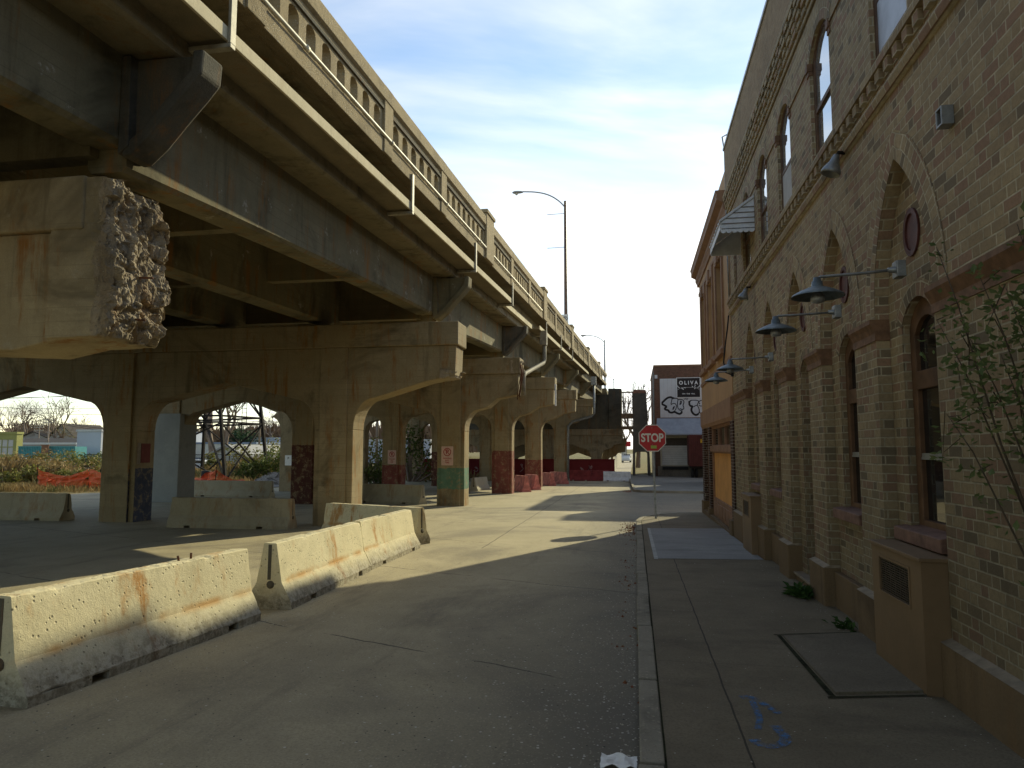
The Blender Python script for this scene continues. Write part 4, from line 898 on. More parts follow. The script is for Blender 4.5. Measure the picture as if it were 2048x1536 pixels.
ac('smaller tan box with a dark grille beneath the far window bay', 13.75, 14.85, .98, 2.07)
# striped metal awning on the upper window
t = thing('metal_awning', 'white slatted metal awning with scalloped edge over an upper window', 'awning', (WX, 14.2, 6))
ya, yb = 13.45, 15.2; X1 = WX-.62; b = MB()
wing = lambda yy: [(WX-.005, yy, 6.50), (WX-.005, yy, 5.90), (X1, yy, 5.90), (X1, yy, 6.06)]
for yy in (ya, yb): b = MB(); b.add(wing(yy)+[(p[0], p[1]+.012, p[2]) for p in wing(yy)], [(0,1,2,3), (7,6,5,4), (0,4,5,1), (1,5,6,2), (2,6,7,3), (3,7,4,0)]); b.build('side_panel', M['awning'], t)
b = MB()
for k in range(5):
    f0 = k/5; zt0 = 6.5-.6*f0; y_ = ya-.006
    if k: 
        xe = WX-.005-(X1-WX)*-1*min(1, (6.5-zt0)/.44+.0) if False else None
    za = 5.9+.6*(1-f0); xa = WX-.005
    b.box(WX-.6+.0, WX-.006, y_-.006, y_+.004, 5.93+.1*k, 5.945+.1*k) if 5.93+.1*k < 6.06 else b.box(WX-.62*(6.5-(5.93+.1*k))/.44, WX-.006, y_-.006, y_+.004, 5.93+.1*k, 5.945+.1*k)
b.build('side_rib', M['awning_dark'], t); b = MB()
b.add([(WX-.004, ya-.02, 6.51), (WX-.004, yb+.02, 6.51), (X1-.02, yb+.02, 6.06), (X1-.02, ya-.02, 6.06), (WX-.004, ya-.02, 6.53), (WX-.004, yb+.02, 6.53), (X1-.02, yb+.02, 6.08), (X1-.02, ya-.02, 6.08)], [(0,1,2,3), (7,6,5,4), (0,4,5,1), (1,5,6,2), (2,6,7,3), (3,7,4,0)])
for k in range(9): y_ = ya+(yb-ya)*k/8; b.bar((WX-.01, y_, 6.54), (X1-.02, y_, 6.09), .05, .03)
b.build('canopy', M['awning'], t); b = MB()
def scallops(p0, p1, n):
    for k in range(n):
        a = Vector(p0).lerp(Vector(p1), k/n); c = Vector(p0).lerp(Vector(p1), (k+1)/n); m = (a+c)/2; hw_ = (c-a)/2
        vs = [a+Vector((0,0,.08)), c+Vector((0,0,.08))] + [m+hw_*math.cos(-th*PI/8)+Vector((0,0,-abs(hw_.length)*.9*math.sin(th*PI/8))) for th in range(9)]
        b.add(vs, [(0,1)+tuple(range(2, 11))])
scallops((WX-.01, ya-.012, 5.9), (X1, ya-.012, 5.9), 6); scallops((X1-.005, ya, 5.98), (X1-.005, yb, 5.98), 13); b.build('valance', M['awning'], t, recalc=False)
t = thing('cable', 'black cable drooping down the joint between the brick and tan fronts', 'cable', (WX-.05, 17.0, 3.4)); b = MB()
b.tube([(WX-.07, 16.9, 4.93), (WX-.10, 17.0, 4.6), (WX-.16, 17.0, 4.2), (WX-.20, 17.0, 3.85), (WX-.16, 16.95, 3.6), (WX-.05, 16.9, 3.55)], .018, 6); b.box(WX-.06, WX-.002, 16.82, 16.9, 3.5, 3.75); b.build('cord', M['rubber'], t)
# ------------------------------------------------------------------ tan corner shop
TX = 2.235; T0, T1 = 17.03, 24.7; tb = thing('corner_shop', 'tan stucco corner building with a heavy brown cornice and boarded shopfront', 'building', (TX, 21, gz(21)))
mpt = lambda p, q, d: (TX+d, p, q)
TW = [(18.3, 19.6), (20.5, 21.8), (22.7, 23.9)]
b = MB(); b.slab([[(T0, 3.05), (T1, 3.05), (T1, 7.5), (T0, 7.5)]] + [[(y0, 4.45), (y1, 4.45), (y1, 6.75), (y0, 6.75)] for y0, y1 in TW], mpt, 0, .3); b.build('wall', M['tan'], tb)
for k, (y0, y1) in enumerate(TW):
    b = MB(); o = [(y0-.14, 4.33), (y1+.14, 4.33), (y1+.14, 7.0), (y0-.14, 7.0)]; b.slab([o, [(y0, 4.45), (y1, 4.45), (y1, 6.75), (y0, 6.75)]], mpt, -.05, .005); b.box(TX-.09, TX+.0, (y0+y1)/2-.12, (y0+y1)/2+.12, 6.7, 7.05)
    f = b.build('window', M['tan_trim2'], tb, bevel=.01); b = MB(); b.box(TX+.15, TX+.16, y0, y1, 4.45, 6.75); b.build('pane', M['blind'] if k == 1 else M['glass'], f)
    b = MB(); b.box(TX-.12, TX+.1, y0-.2, y1+.2, 4.2, 4.329); b.build('sill', M['tan_trim2'], f, bevel=.01)
b = MB()
for y0, y1, z0, z1, d in ((T0, T1, 3.9, 4.0, .03), (T0, T1, 7.02, 7.12, .03)): b.box(TX-d, TX+.01, y0, y1, z0, z1)
b.build('band', M['tan_trim2'], tb)
b = MB(); b.slab([[(.1,7.4), (-.04,7.4), (-.06,7.5), (-.10,7.58), (-.10,7.68), (-.24,7.76), (-.24,7.9), (-.27,7.98), (.1,7.98)]], lambda p, q, d: (TX+p, d, q), T0, T1+.25); b.build('cornice', M['tan_trim2'], tb)
b = MB(); b.box(TX+.16, TX+.4, T0, 22.6, 7.985, 9.05); b.build('parapet', M['tan'], tb)
# shopfront
b = MB(); b.box(TX-.06, TX+.3, T0, T1, 2.83, 3.049); b.slab([[(.1,2.5), (-.02,2.5), (-.06,2.6), (-.06,2.829), (.1,2.829)]], lambda p, q, d: (TX+p, d, q), T0, T1); b.build('shop_fascia', M['tan_trim2'], tb)
b = MB(); 
for y0, y1 in ((T0, 17.5), (22.3, 22.75), (24.1, T1)): b = MB(); b.box(TX-.02, TX+.3, y0, y1, -.4, 2.499); b.build('brick_pier', M['brick_red'], tb)
b = MB(); b.box(TX-.10, TX+.3, T0, 17.52, -.5, .2); b.box(TX-.08, TX+.31, 22.28, 22.77, -.5, .06); b.box(TX-.08, TX+.36, 24.08, T1+.02, -.5, .15); b.box(TX-.07, TX+.3, 17.52, 24.1, -.5, -.12); b.build('plinth', M['plinth'], tb, bevel=.01)
b = MB(); b.slab([[(17.5, -.12), (22.3, -.12), (22.3, 2.5), (17.5, 2.5)], [(17.75, .42), (22.05, .42), (22.05, 1.72), (17.75, 1.72)], [(17.75, 1.95), (19.1, 1.95), (19.1, 2.42), (17.75, 2.42)], [(19.2, 1.95), (20.55, 1.95), (20.55, 2.42), (19.2, 2.42)], [(20.65, 1.95), (22.05, 1.95), (22.05, 2.42), (20.65, 2.42)]], mpt, .05, .12)
for k in range(6): b.box(TX+.02, TX+.05, 17.8+k*.7, 18.4+k*.7, -.02, .30)
b.box(TX-.01, TX+.06, 17.5, 22.3, 1.76, 1.93); f = b.build('shopfront', M['tan_trim'], tb, bevel=.008)
b = MB(); b.box(TX+.09, TX+.10, 17.74, 22.06, .41, 1.73); b.build('boarding', M['plywood'], f); b = MB(); b.box(TX+.10, TX+.105, 17.74, 22.06, 1.94, 2.43); b.build('transom_pane', M['glass'], f)
b = MB(); b.slab([[(22.75,-.2), (24.1,-.2), (24.1,2.5), (22.75,2.5)], [(22.95,.5), (23.9,.5), (23.9,2.3), (22.95,2.3)]], mpt, .1, .16); f = b.build('door_surround', M['tan_trim'], tb); b = MB(); b.box(TX+.14, TX+.15, 22.94, 23.91, .49, 2.31); b.build('pane', M['glass'], f)
b = MB(); b.box(TX+.36, 14, T0, T1-.002, -.5, 7.9); b.box(TX+.301, 14, T0+.01, T1-.001, 2.5, 7.8); b.build('building_core', M['tan'], tb)
# ------------------------------------------------------------------ stop sign
t = thing('stop_sign', 'red octagonal stop sign on a galvanised post at the kerb corner', 'road sign', (.57, 21.83, gz(21.83)+.14))
px_, py_, pz_ = .57, 21.8, gz(21.83)+.14; cz = 2.16; cx = .50
lean = lambda z: (px_+(cx-px_)*(z-pz_)/(cz-pz_))
b = MB(); o = [(-.03,-.018), (-.012,-.018), (-.012,.012), (.012,.012), (.012,-.018), (.03,-.018), (.03,-.026), (-.03,-.026)]
vs = [(lean(z)+p, py_+.05+q, z) for z in (pz_-.1, cz+.42) for p, q in o]; n = len(o)
b.add(vs, [(i, (i+1) % n, n+(i+1) % n, n+i) for i in range(n)]); b.bar((lean(pz_-.1), py_+.066, pz_-.1), (lean(cz+.4), py_+.066, cz+.4), .034, .02); b.build('post', M['galv'], t)
mps = lambda p, q, d: (cx+p-.02*q, py_-d, cz+q)
oc = lambda r_: [(r_*math.cos(PI/8+k*PI/4), r_*math.sin(PI/8+k*PI/4)) for k in range(8)]
RR = .40/math.cos(PI/8)
b = MB(); b.slab([oc(RR)], mps, -.004, .004); pl = b.build('sign_plate', M['sign_white'], t)
b = MB(); b.slab([oc(RR-.024)], mps, .0045, .0065); b.build('red_field', M['red_sign'], pl)
text('lettering', 'STOP', .345, lambda p, q, d: mps(p, q+.0, d), M['sign_white'], pl, .011, .80, .009)
b = MB(); b.slab([[(-.05,-.31), (.12,-.31), (.12,-.22), (-.05,-.22)]], mps, .0068, .0085); b.build('sticker', M['sticker'], pl)
b = MB(); b.lathe([(0,-.012), (.012,-.012), (.012,0)], mps(0, .31, 0), 8, 'y'); b.lathe([(0,-.012), (.012,-.012), (.012,0)], mps(0, -.2, 0), 8, 'y'); b.build('bolt', M['galv'], pl)
# ------------------------------------------------------------------ street lamps on the viaduct
def street_lamp(label, base, zt, L, col, signs=False):
    x, y, z = base; t = thing('street_lamp', label, 'street lamp', base, 0, 'street lamps along the viaduct')
    b = MB(); b.tube([(x, y, z), (x, y, z+.6), (x, y, zt)], [.15, .125, .085], 12); b.box(x-.22, x+.22, y-.22, y+.22, z-.3, z+.15); b.build('pole', col, t)
    k = L/2.9; pts = [(x-.0, y, zt-.35*k), (x-.35*k, y, zt+.05*k), (x-.9*k, y, zt+.42*k), (x-1.6*k, y, zt+.62*k), (x-2.35*k, y, zt+.68*k)]
    pts = [(p[0], y, p[1]) for p in smooth_pts([(p[0], p[2]) for p in pts], 2, False)]
    b = MB(); b.tube(pts, .045, 8); b.build('arm', M['gray_pole'], t)
    hx, hz_ = x-2.35*k, zt+.68*k; b = MB(); vs = []; n = 10
    prof = [(0,.05,.05), (-.15,.09,.08), (-.4,.14,.10), (-.62,.13,.09), (-.74,.04,.03)]
    for dx, ry, rz_ in prof:
        for q in range(n): a = 2*PI*q/n; vs.append((hx+dx, y+ry*math.cos(a), hz_-.02+rz_*math.sin(a)))
    fs = [(i*n+q, i*n+(q+1) % n, (i+1)*n+(q+1) % n, (i+1)*n+q) for i in range(len(prof)-1) for q in range(n)]+[tuple(range(n)), tuple(range(4*n, 5*n))]
    b.add(vs, fs, True); b.build('lamp_head', M['galv'], t); b = MB(); b.lathe([(.10,0), (.10,-.06), (.06,-.11), (0,-.13)], (hx-.45, y, hz_-.09), 12); b.build('lens', plain('frosted_lens', (.55,.52,.45), .4, .05, 4), t)
    for zz in (zt-.7*k, zt-2.6*k): b = MB(); b.tube([(x, y, zz), (x-1.0*k, y, zz-.02)], .018, 6); b.build('banner_bar', M['gray_pole'], t)
    if signs:
        z0 = z+1.25; s = thing('no_parking_sign', 'white no parking sign high on the nearest viaduct lamp pole', 'sign', (x-.05, y-.15, z0+.4))
        b = MB(); b.box(x-.26, x+.18, y-.16, y-.145, z0, z0+.75); b.build('plate', M['sign_white'], s); mp = lambda p, q, d: (x-.04+p, y-.161-d, z0+.48+q)
        b = MB(); stroke(b, arc(0, 0, .14, .14, 0, 2*PI, 18)[:-1], .035, mp, .003, True); stroke(b, [(-.1,.1), (.1,-.1)], .03, mp, .004); b.build('prohibition_ring', M['ink'], s)
        text('letter', 'P', .2, mp, M['ink'], s, .004, 1, .0035); text('arrow_line', '<->', .16, lambda p, q, d: mp(p, q-.33, d), M['ink'], s, .002)
        s = thing('bus_stop_sign', 'small blue bus sign below the no parking sign on the lamp pole', 'sign', (x-.05, y-.15, z0-.3)); b = MB(); b.box(x-.24, x+.26, y-.162, y-.147, z0-.42, z0-.03); b.build('plate', M['sign_blue'], s)
        b = MB(); b.box(x-.18, x-.0, y-.168, y-.1625, z0-.33, z0-.15); b.box(x+.04, x+.2, y-.168, y-.1625, z0-.2, z0-.14); b.build('pictogram', M['sign_white'], s)
def Dp(u, y, z): return Vector(D(u, y, z))
street_lamp('nearest tall street lamp with a bronze pole and signs, rising over the viaduct parapet', (at(1132, 655, 46).x, 46, 8.6), at(1132, 402, 46).z, 3.5, M['bronze'], True)
street_lamp('second street lamp on the viaduct, grey and half as tall in view', (at(1210, 770, 92).x, 92, 8.6), at(1210, 680, 92).z, 2.9, M['gray_pole'])
street_lamp('farthest street lamp, just above the dark block at the viaduct end', (at(1228, 780, 140).x, 140, 8.6), at(1228, 757, 140).z, 2.9, M['gray_pole'])
b = MB(); b.box(-22, -3.3, 85, 190, 7.4, 9.0); o = b.build('approach_deck', M['conc_deck'], via)
# ------------------------------------------------------------------ warehouse beyond the crossing
YW = 73.; g = gz(YW)
def wx(px): return at(px, 850, YW).x
def wz(px, py): return at(px, py, YW).z
wh = thing('warehouse', 'brown brick warehouse with white metal panel and loading dock behind the stop sign', 'building', (6, YW, g))
zt = wz(1360, 732); xl = wx(1310)
mpq = lambda p, q, d: (p, YW+d, q)
x0p, x1p, z0p, z1p = wx(1321), 9.5, wz(1360, 835), wz(1360, 757)
dx0, dx1, dz0, dz1 = wx(1323), wx(1374), wz(1350, 930), wz(1350, 876)
b = MB(); b.slab([[(xl, g-.1), (14, g-.1), (14, zt), (xl, zt)], [(dx0, dz0), (dx1, dz0), (dx1, dz1+.3), (dx0, dz1+.3)]], mpq, 0, .4); b.box(xl, xl+.4, YW+.401, YW+16, g-.1, zt-.002); b.box(xl+.401, 14, YW+.6, YW+16, g-.1, zt-.3); b.build('wall', M['brick_ware'], wh)
b = MB(); b.box(xl-.06, 14.05, YW-.06, YW+.42, zt+.001, zt+.14); b.box(xl-.06, xl+.42, YW+.421, YW+16, zt+.001, zt+.14); b.build('coping', M['tan_trim2'], wh)
b = MB(); n = 18; w_ = (x1p-x0p)/n
for k in range(n): b.box(x0p+k*w_+.004, x0p+(k+1)*w_-.004, YW-.05, YW-.001, z0p, z1p)
b.build('metal_panel', M['panel_white'], wh)
b = MB(); za, zb_ = wz(1350, 836), wz(1350, 868); xa = wx(1314)
b.add([(xa, YW-.002, za-.02), (9.5, YW-.002, za-.02), (9.5, YW-1.3, zb_), (xa-.12, YW-1.3, zb_), (xa, YW-.002, za-.1), (9.5, YW-.002, za-.1), (9.5, YW-1.3, zb_-.12), (xa-.12, YW-1.3, zb_-.12)], [(0,1,2,3), (7,6,5,4), (0,4,5,1), (1,5,6,2), (2,6,7,3), (3,7,4,0)]); b.build('dock_canopy', M['awn_blue'], wh)
b = MB(); n = 9
for k in range(n): h_ = (dz1-.75-dz0)/n; b.box(dx0, dx1, YW+.12, YW+.18, dz0+k*h_+.006, dz0+(k+1)*h_-.006)
b.build('roller_door', M['door_white'], wh); b = MB(); b.box(dx0, dx1, YW+.14, YW+.2, dz1-.75, dz1+.3); b.build('door_screen', M['grille'], wh)
b = MB(); b.slab([[(dx0-.16, dz0-.1), (dx1+.16, dz0-.1), (dx1+.16, dz1+.42), (dx0-.16, dz1+.42)], [(dx0, dz0-.001), (dx1, dz0-.001), (dx1, dz1+.0), (dx0, dz1+.0)]], mpq, -.06, -.001); b.build('door_frame', M['conc_pale'], wh)
b = MB(); b.box(xl+.2, 12, YW-.5, YW-.07, g-.1, dz0-.12); b.build('dock_wall', M['conc_tower'], wh, bevel=.03); b = MB(); b.box(dx0, dx1, YW-.62, YW-.501, dz0-.45, dz0-.15); b.build('dock_bumper', M['rubber'], wh)
b = MB(); b.box(xl+.05, xl+.32, YW-.03, YW-.001, wz(1313, 757), wz(1313, 750)); b.build('vent', M['panel_white'], wh)
b = MB(); b.box(xl-.12, xl-.02, YW+1, YW+1.2, g, zt-.5); b.build('downspout', M['galv'], wh)
# graffiti lettering on the lower panel: two bubble letter pieces
mg = lambda p, q, d: (p, YW-.052-d, q)
def gp(px, py): v = at(px, py, YW); return (v.x, v.z)
S_ = lambda zx, zy: gp(1310+zx*.1261, 730+zy*.1261)
b = MB(); b2 = MB(); fill = MB()
o1 = [(105,608),(150,562),(195,522),(250,508),(275,525),(330,528),(352,530),(365,550),(420,545),(455,565),(460,600),(440,640),(458,670),(455,700),(425,708),(430,745),(400,778),(360,770),(310,740),(270,758),(225,750),(210,715),(170,712),(150,690),(190,662),(150,640),(118,625)]
q = smooth_pts([S_(*p) for p in o1], 1); fill.slab([q], mg, .003, .005); n = len(q)
stroke(b, q, [.20 if i < n*.16 or n*.55 < i < n*.97 else .09 for i in range(n)], mg, .008, True)
o2 = [(540,560),(685,558),(690,592),(665,640),(690,670),(705,730),(690,775),(655,795),(620,785),(590,755),(575,715),(582,680),(600,652),(548,650)]
q = smooth_pts([S_(*p) for p in o2], 1); fill.slab([q], mg, .003, .005); n = len(q)
stroke(b, q, [.09 if i < n*.42 else .20 for i in range(n)], mg, .008, True)
for p in ([(275,525),(262,570),(250,635),(280,612),(318,608),(342,645),(332,700),(300,742)], [(312,655),(296,690),(280,716),(285,682),(302,658)], [(365,550),(354,610),(360,680),(385,712),(428,738)], [(402,570),(422,575),(415,612),(390,636),(400,600),(402,570)], [(392,690),(420,706),(452,700)],
          [(665,640),(625,652),(615,668)], [(690,592),(712,566),(742,562)], [(694,640),(720,652),(742,650)], [(700,740),(722,770),(745,792)], [(700,600),(712,610),(700,622)]):
    stroke(b2, smooth_pts([S_(*x) for x in p], 1, False), .085, mg, .010)
for p in ([(460,530),(470,552)], [(485,526),(490,550),(510,552),(525,528),(485,526)]): stroke(b2, [S_(*x) for x in p], .06, mg, .010)
gt = fill.build('graffiti_fill', M['paint_fill'], wh); b.build('graffiti_outline', M['ink'], wh, recalc=False); b2.build('graffiti_inner_line', M['ink'], wh, recalc=False)
# sign
xs0, xs1, zs0, zs1 = wx(1354.5), wx(1402.5), wz(1379, 795.5), wz(1379, 755)
bt = thing('banner_sign', 'black square sign lettered OLIVA with a drawn branch, on the white panel', 'sign', ((xs0+xs1)/2, YW-.1, (zs0+zs1)/2))
cxs, czs, ws, hs_ = (xs0+xs1)/2, (zs0+zs1)/2, xs1-xs0, zs1-zs0
ms = lambda p, q, d: (cxs+p*ws, YW-.13-d, czs+q*hs_)
b = MB(); b.box(xs0, xs1, YW-.12, YW-.051, zs0, zs1); b.build('frame', M['sign_white'], bt); b = MB(); b.box(xs0+.06, xs1-.06, YW-.13, YW-.1205, zs0+.06, zs1-.06); b.build('board', M['sign_black'], bt)
ml = lambda p, q, d: (cxs+p, YW-.13-d, czs+q)
text('lettering', 'O L I V A', .50, lambda p, q, d: ml(p, q+hs_*.23, d), M['sign_white'], bt, .018, .93, .006)
text('small_lettering', 'ON  THE  HILL', .17, lambda p, q, d: ml(p, q-hs_*.31, d), M['sign_white'], bt, .004, 1.15, .006)
b = MB(); stroke(b, smooth_pts([(-.46,-.10), (-.3,.0), (-.1,.01), (.1,.01), (.3,.0), (.46,-.10)], 2, False), .012, ms, .006)
for x, y, a in ((-.36,-.02,2.5), (-.30,.0,-.9), (-.24,-.02,-1.2), (-.2,.02,-.5), (.36,-.02,.6), (.30,.0,-2.2), (.24,.03,.9), (.2,.0,2.2), (-.42,.03,2.2), (.42,.02,.9)):
    L_ = .11; e = (x+L_*math.cos(a), y+L_*math.sin(a)); m_ = ((x+e[0])/2, (y+e[1])/2); nx, ny = -math.sin(a)*.022, math.cos(a)*.022
    b.add([ms(*p, .007) for p in ((x, y), (m_[0]+nx, m_[1]+ny), e, (m_[0]-nx, m_[1]-ny))], [(0,1,2,3)])
b.build('olive_branch', M['sign_white'], bt, recalc=False)
sb = thing('shadow_block', 'unseen stepped block behind the corner shop, added to cast a shadow on the intersection', 'building', (20, 52, gz(52)))  # out of view; sized and stepped so its shadow falls across the intersection
b = MB(); b.box(6.0, 30, 50.3, 62, gz(55)-.2, 11.9); b.build('wall', M['brick_ware'], sb); b = MB(); b.box(8.5, 30, 47.9, 50.29, gz(55)-.2, 13.2); b.build('tower_wall', M['brick_ware'], sb)
b = MB(); b.box(5.9, 30.1, 50.2, 62.1, 11.901, 12.1); b.build('coping', M['coping'], sb)
# container trailer backed up to the dock
tr = thing('container_trailer', 'oxide red container trailer parked at the dock beside the roller door', 'trailer', (6.0, YW-4, g))
tx0, tz0, tz1 = wx(1377)*.955, g+1.22, wz(1390, 868)-.15
b = MB(); yb0, yb1 = YW-3.4, YW-.65; x1 = tx0+2.5
b.box(tx0+.04, x1, yb0+.04, yb1, tz0, tz1)
k = 0; x_ = tx0+.1
while x_ < x1-.1: b.box(x_, x_+.09, yb0, yb0+.05, tz0+.12, tz1-.12); x_ += .2
for c_ in (tx0, x1-.08): b.box(c_, c_+.09, yb0-.01, yb0+.09, tz0, tz1+.003)
b.box(tx0, x1, yb0-.012, yb0+.08, tz1-.12, tz1+.005); b.box(tx0, x1, yb0-.012, yb0+.08, tz0-.005, tz0+.11); y_ = yb0+.2
while y_ < yb1: b.box(tx0, tx0+.05, y_, y_+.1, tz0+.1, tz1-.1); y_ += .22
b.build('container', M['trailer'], tr)
b = MB(); b.box(tx0+1.05, tx0+1.4, yb0-.018, yb0-.0005, tz1-.75, tz1-.40); b.build('placard', M['yellow'], tr)
b = MB(); b.box(tx0+.2, x1-.2, yb0+.1, yb1, tz0-.25, tz0-.006); b.build('chassis', M['steel_dark'], tr)
for xx in (tx0+.2, tx0+.55, x1-.5):
    b = MB(); b.lathe([(0,-.14), (.3,-.14), (.5,-.12), (.52,-.06), (.52,.06), (.5,.12), (.3,.14), (0,.14)], (xx+.14, yb0+.9, g+.52), 20, 'x'); b.build('wheel', M['rubber'], tr)
# ------------------------------------------------------------------ foliage helpers
def leaf(b, p, s, r, fold=.25):
    d = Vector((r.gauss(0,1), r.gauss(0,1), r.gauss(0,.6))).normalized(); a = d.cross(Vector((r.random(), r.random(), 1))).normalized()
    p = Vector(p); n = d.cross(a)
    b.add([p, p+d*s*.5+a*s*.27+n*s*fold*.3, p+d*s, p+d*s*.5-a*s*.27+n*s*fold*.3], [(0,1,2), (0,2,3)])
def bush(name, label, cat, c, rx, ry, rz_, n, s, mat, seed, group=None):
    r = random.Random(seed); t = thing(name, label, cat, c, 0, group); b = MB(); cl = []
    for _ in range(14):
        a = r.uniform(0, 2*PI); q = math.sqrt(r.random()); cl.append((c[0]+rx*q*math.cos(a)*.75, c[1]+ry*q*math.sin(a)*.75, c[2]+rz_*r.uniform(.15, .85), r.uniform(.2, .45)))
    for _ in range(n):
        x, y, z, k = r.choice(cl); v = Vector((r.gauss(0,1), r.gauss(0,1), r.gauss(0,1))).normalized()*r.random()**.4
        leaf(b, (x+v.x*rx*k, y+v.y*ry*k, max(c[2]+.02, z+v.z*rz_*k)), s*r.uniform(.6, 1.4), r)
    b.build('foliage', mat, t, recalc=False); b = MB()
    for x, y, z, k in cl: b.tube([(c[0]+(x-c[0])*.2, c[1]+(y-c[1])*.2, c[2]-.1), (c[0]+(x-c[0])*.7, c[1], c[2]+(z-c[2])*.6), (x, y, z)], [.03*rx, .02*rx, .008*rx], 4)
    b.build('stem', M['twig'], t); return t
def bare_tree(label, base, h, seed, mat=None, tips=None, spread=.55, group='bare trees beyond the field'):
    r = random.Random(seed); t = thing('bare_tree', label, 'tree', base, 0, group); tb_ = MB(); cb_ = MB(); lf = MB()
    def grow(p, d, L, rad, dep):
        q = p; pts = [p]; rs = [rad]
        for k in range(3):
            d = (d+Vector((r.gauss(0,.13), r.gauss(0,.13), r.gauss(0,.08)+.05))).normalized(); q = q+d*L/3; pts.append(q); rs.append(rad*(1-.13*(k+1)))
        (tb_ if dep < 2 else cb_).tube(pts, rs, 6 if dep < 2 else 3, False)
        if dep >= 5:
            if tips:
                for _ in range(2): leaf(lf, q+Vector((r.gauss(0,.3), r.gauss(0,.3), r.gauss(0,.3))), .28, r)
            return
        for _ in range(3 if dep < 4 else 2+(r.random() < .5)):
            a = r.uniform(0, 2*PI); x = d.cross(Vector((math.cos(a), math.sin(a), .3))).normalized()
            grow(pts[r.choice((2,3,3))], (d+x*r.uniform(spread*.6, spread*1.5)).normalized(), L*r.uniform(.62, .85), rad*.6, dep+1)
    grow(Vector(base), Vector((0,0,1)), h*.27, h*.022, 0)
    tb_.build('trunk', mat or M['twig'], t); cb_.build('crown', mat or M['twig'], t, recalc=False)
    if tips: lf.build('leaves', tips, t, recalc=False)
    return t
# sapling leaning in at the right against the wall
r = random.Random(31); t = thing('sapling', 'leafy sapling leaning in from the right over the brick wall', 'sapling', (1.95, 3.75, gz(3.75)+.15)); st = MB(); lv = MB()
root = Vector((2.02, 3.55, gz(3.5)+.1))
ends = [(1.96,4.95,3.16), (1.9,4.85,2.66), (1.93,4.5,2.5), (1.9,4.78,2.06), (1.93,4.35,2.85), (1.95,3.95,1.55), (1.93,4.15,2.35), (1.95,3.95,3.0), (1.93,4.05,1.85), (1.93,3.9,2.6), (1.95,4.1,2.7)]
for e in ends:
    e = Vector(e); mid = root.lerp(e, .5)+Vector((r.uniform(-.1, .05), -.12, .28)); st.tube([root+Vector((0,0,.5)), mid, e.lerp(mid, .4)+Vector((0,0,.06)), e], [.009, .006, .004, .002], 5)
    for k in range(15):
        f_ = r.uniform(.5, 1.03); p = mid.lerp(e, (f_-.3)/.7) if f_ > .3 else root.lerp(mid, f_)
        tw = p+Vector((r.gauss(0,.05), r.gauss(0,.10), r.gauss(0,.09))); tw.x = min(tw.x, WX-.03)
        if r.random() < .35: st.tube([p, tw], [.004, .002], 3)
        for _ in range(6): q_ = tw+Vector((r.gauss(0,.025), r.gauss(0,.045), r.gauss(0,.04))); q_.x = min(q_.x, WX-.02); leaf(lv, q_, r.uniform(.026, .07), r)
st.tube([root-Vector((0,0,.2)), root+Vector((0,0,.5))], [.03, .022], 6)
st.build('stem', M['stem'], t); lv.build('foliage', M['vine'], t, recalc=False)
def weed(label, x, y, n, s, seed):
    r = random.Random(seed); z = gz(y)+.15; t = thing('weed', label, 'weed', (x, y, z), 0, 'weeds at the foot of the brick wall'); b = MB()
    for _ in range(n):
        a = r.uniform(0, 2*PI); L = s*r.uniform(.4, 1); p = Vector((x+r.gauss(0,.05), y+r.gauss(0,s*.45), z)); d = Vector((math.cos(a)-.4, math.sin(a), r.uniform(.4, 1.3))).normalized(); wv = d.cross(Vector((0,0,1))).normalized()*L*.13
        m_ = p+d*L*.55; e = p+d*L+Vector((0,0,-L*.25)); m_.x = min(m_.x, WX-.1); e.x = min(e.x, WX-.09)
        b.add([p, m_+wv, e, m_-wv], [(0,1,2), (0,2,3)])
    b.build('leaves', M['weed'], t, recalc=False)
weed('large clump of green weeds at the plinth beside the door bay', 2.08, 9.75, 150, .26, 5)
weed('small dark weed clump at the foot of a brick pilaster', 2.12, 8.0, 60, .15, 6)
t = thing('crumpled_wrapper', 'crumpled white paper wrapper lying against the kerb at the bottom edge', 'litter', (-.14, 4.6, gz(4.6))); r = random.Random(9); bm = bmesh.new(); bmesh.ops.create_grid(bm, x_segments=12, y_segments=12, size=.10); b = MB(); bm.verts.index_update()
b.add([(v.co.x*1.1-.13+.01*noise.noise(v.co*50), v.co.y*.9+4.58, gz(4.6)+.025+.03*noise.noise(v.co*17)+.014*noise.noise(v.co*60)) for v in bm.verts], [[v.index for v in f.verts] for f in bm.faces]); bm.free(); b.build('paper', M['sign_white'], t)
# ------------------------------------------------------------------ the field and what stands beyond it
r = random.Random(77); b = MB()
def blade(b, p, h, r):
    a = r.uniform(0, PI); w_ = h*r.uniform(.05, .11); dx, dy = math.cos(a)*w_, math.sin(a)*w_; lx, ly = r.gauss(0,.28)*h, r.gauss(0,.28)*h
    b.add([(p[0]-dx, p[1]-dy, p[2]), (p[0]+dx, p[1]+dy, p[2]), (p[0]+lx*.4+dx*.7, p[1]+ly*.4+dy*.7, p[2]+h*.6), (p[0]+lx, p[1]+ly, p[2]+h)], [(0,1,2), (0,2,3)])
for _ in range(26000):
    Y_ = 36+44*r.random()**1.3; k = r.uniform(-1.12, -.45); x = k*Y_
    if x > -31 and Y_ < 66 or (Y_ < 44 and x > -.73*Y_ - 2): continue
    hh = (.35+.9*max(0, noise.noise(Vector((x*.09, Y_*.09, 0)))+.35))*(.8+.5*(Y_ > 46)); 
    if x > -48 and Y_ < 62: hh *= .55
    blade(b, (x, Y_, gz(Y_)-.05), hh*r.uniform(.5, 1.3), r)
struct(b.build('dry_grass', M['dry'], recalc=False), 'stuff')
b = MB(); r = random.Random(78)
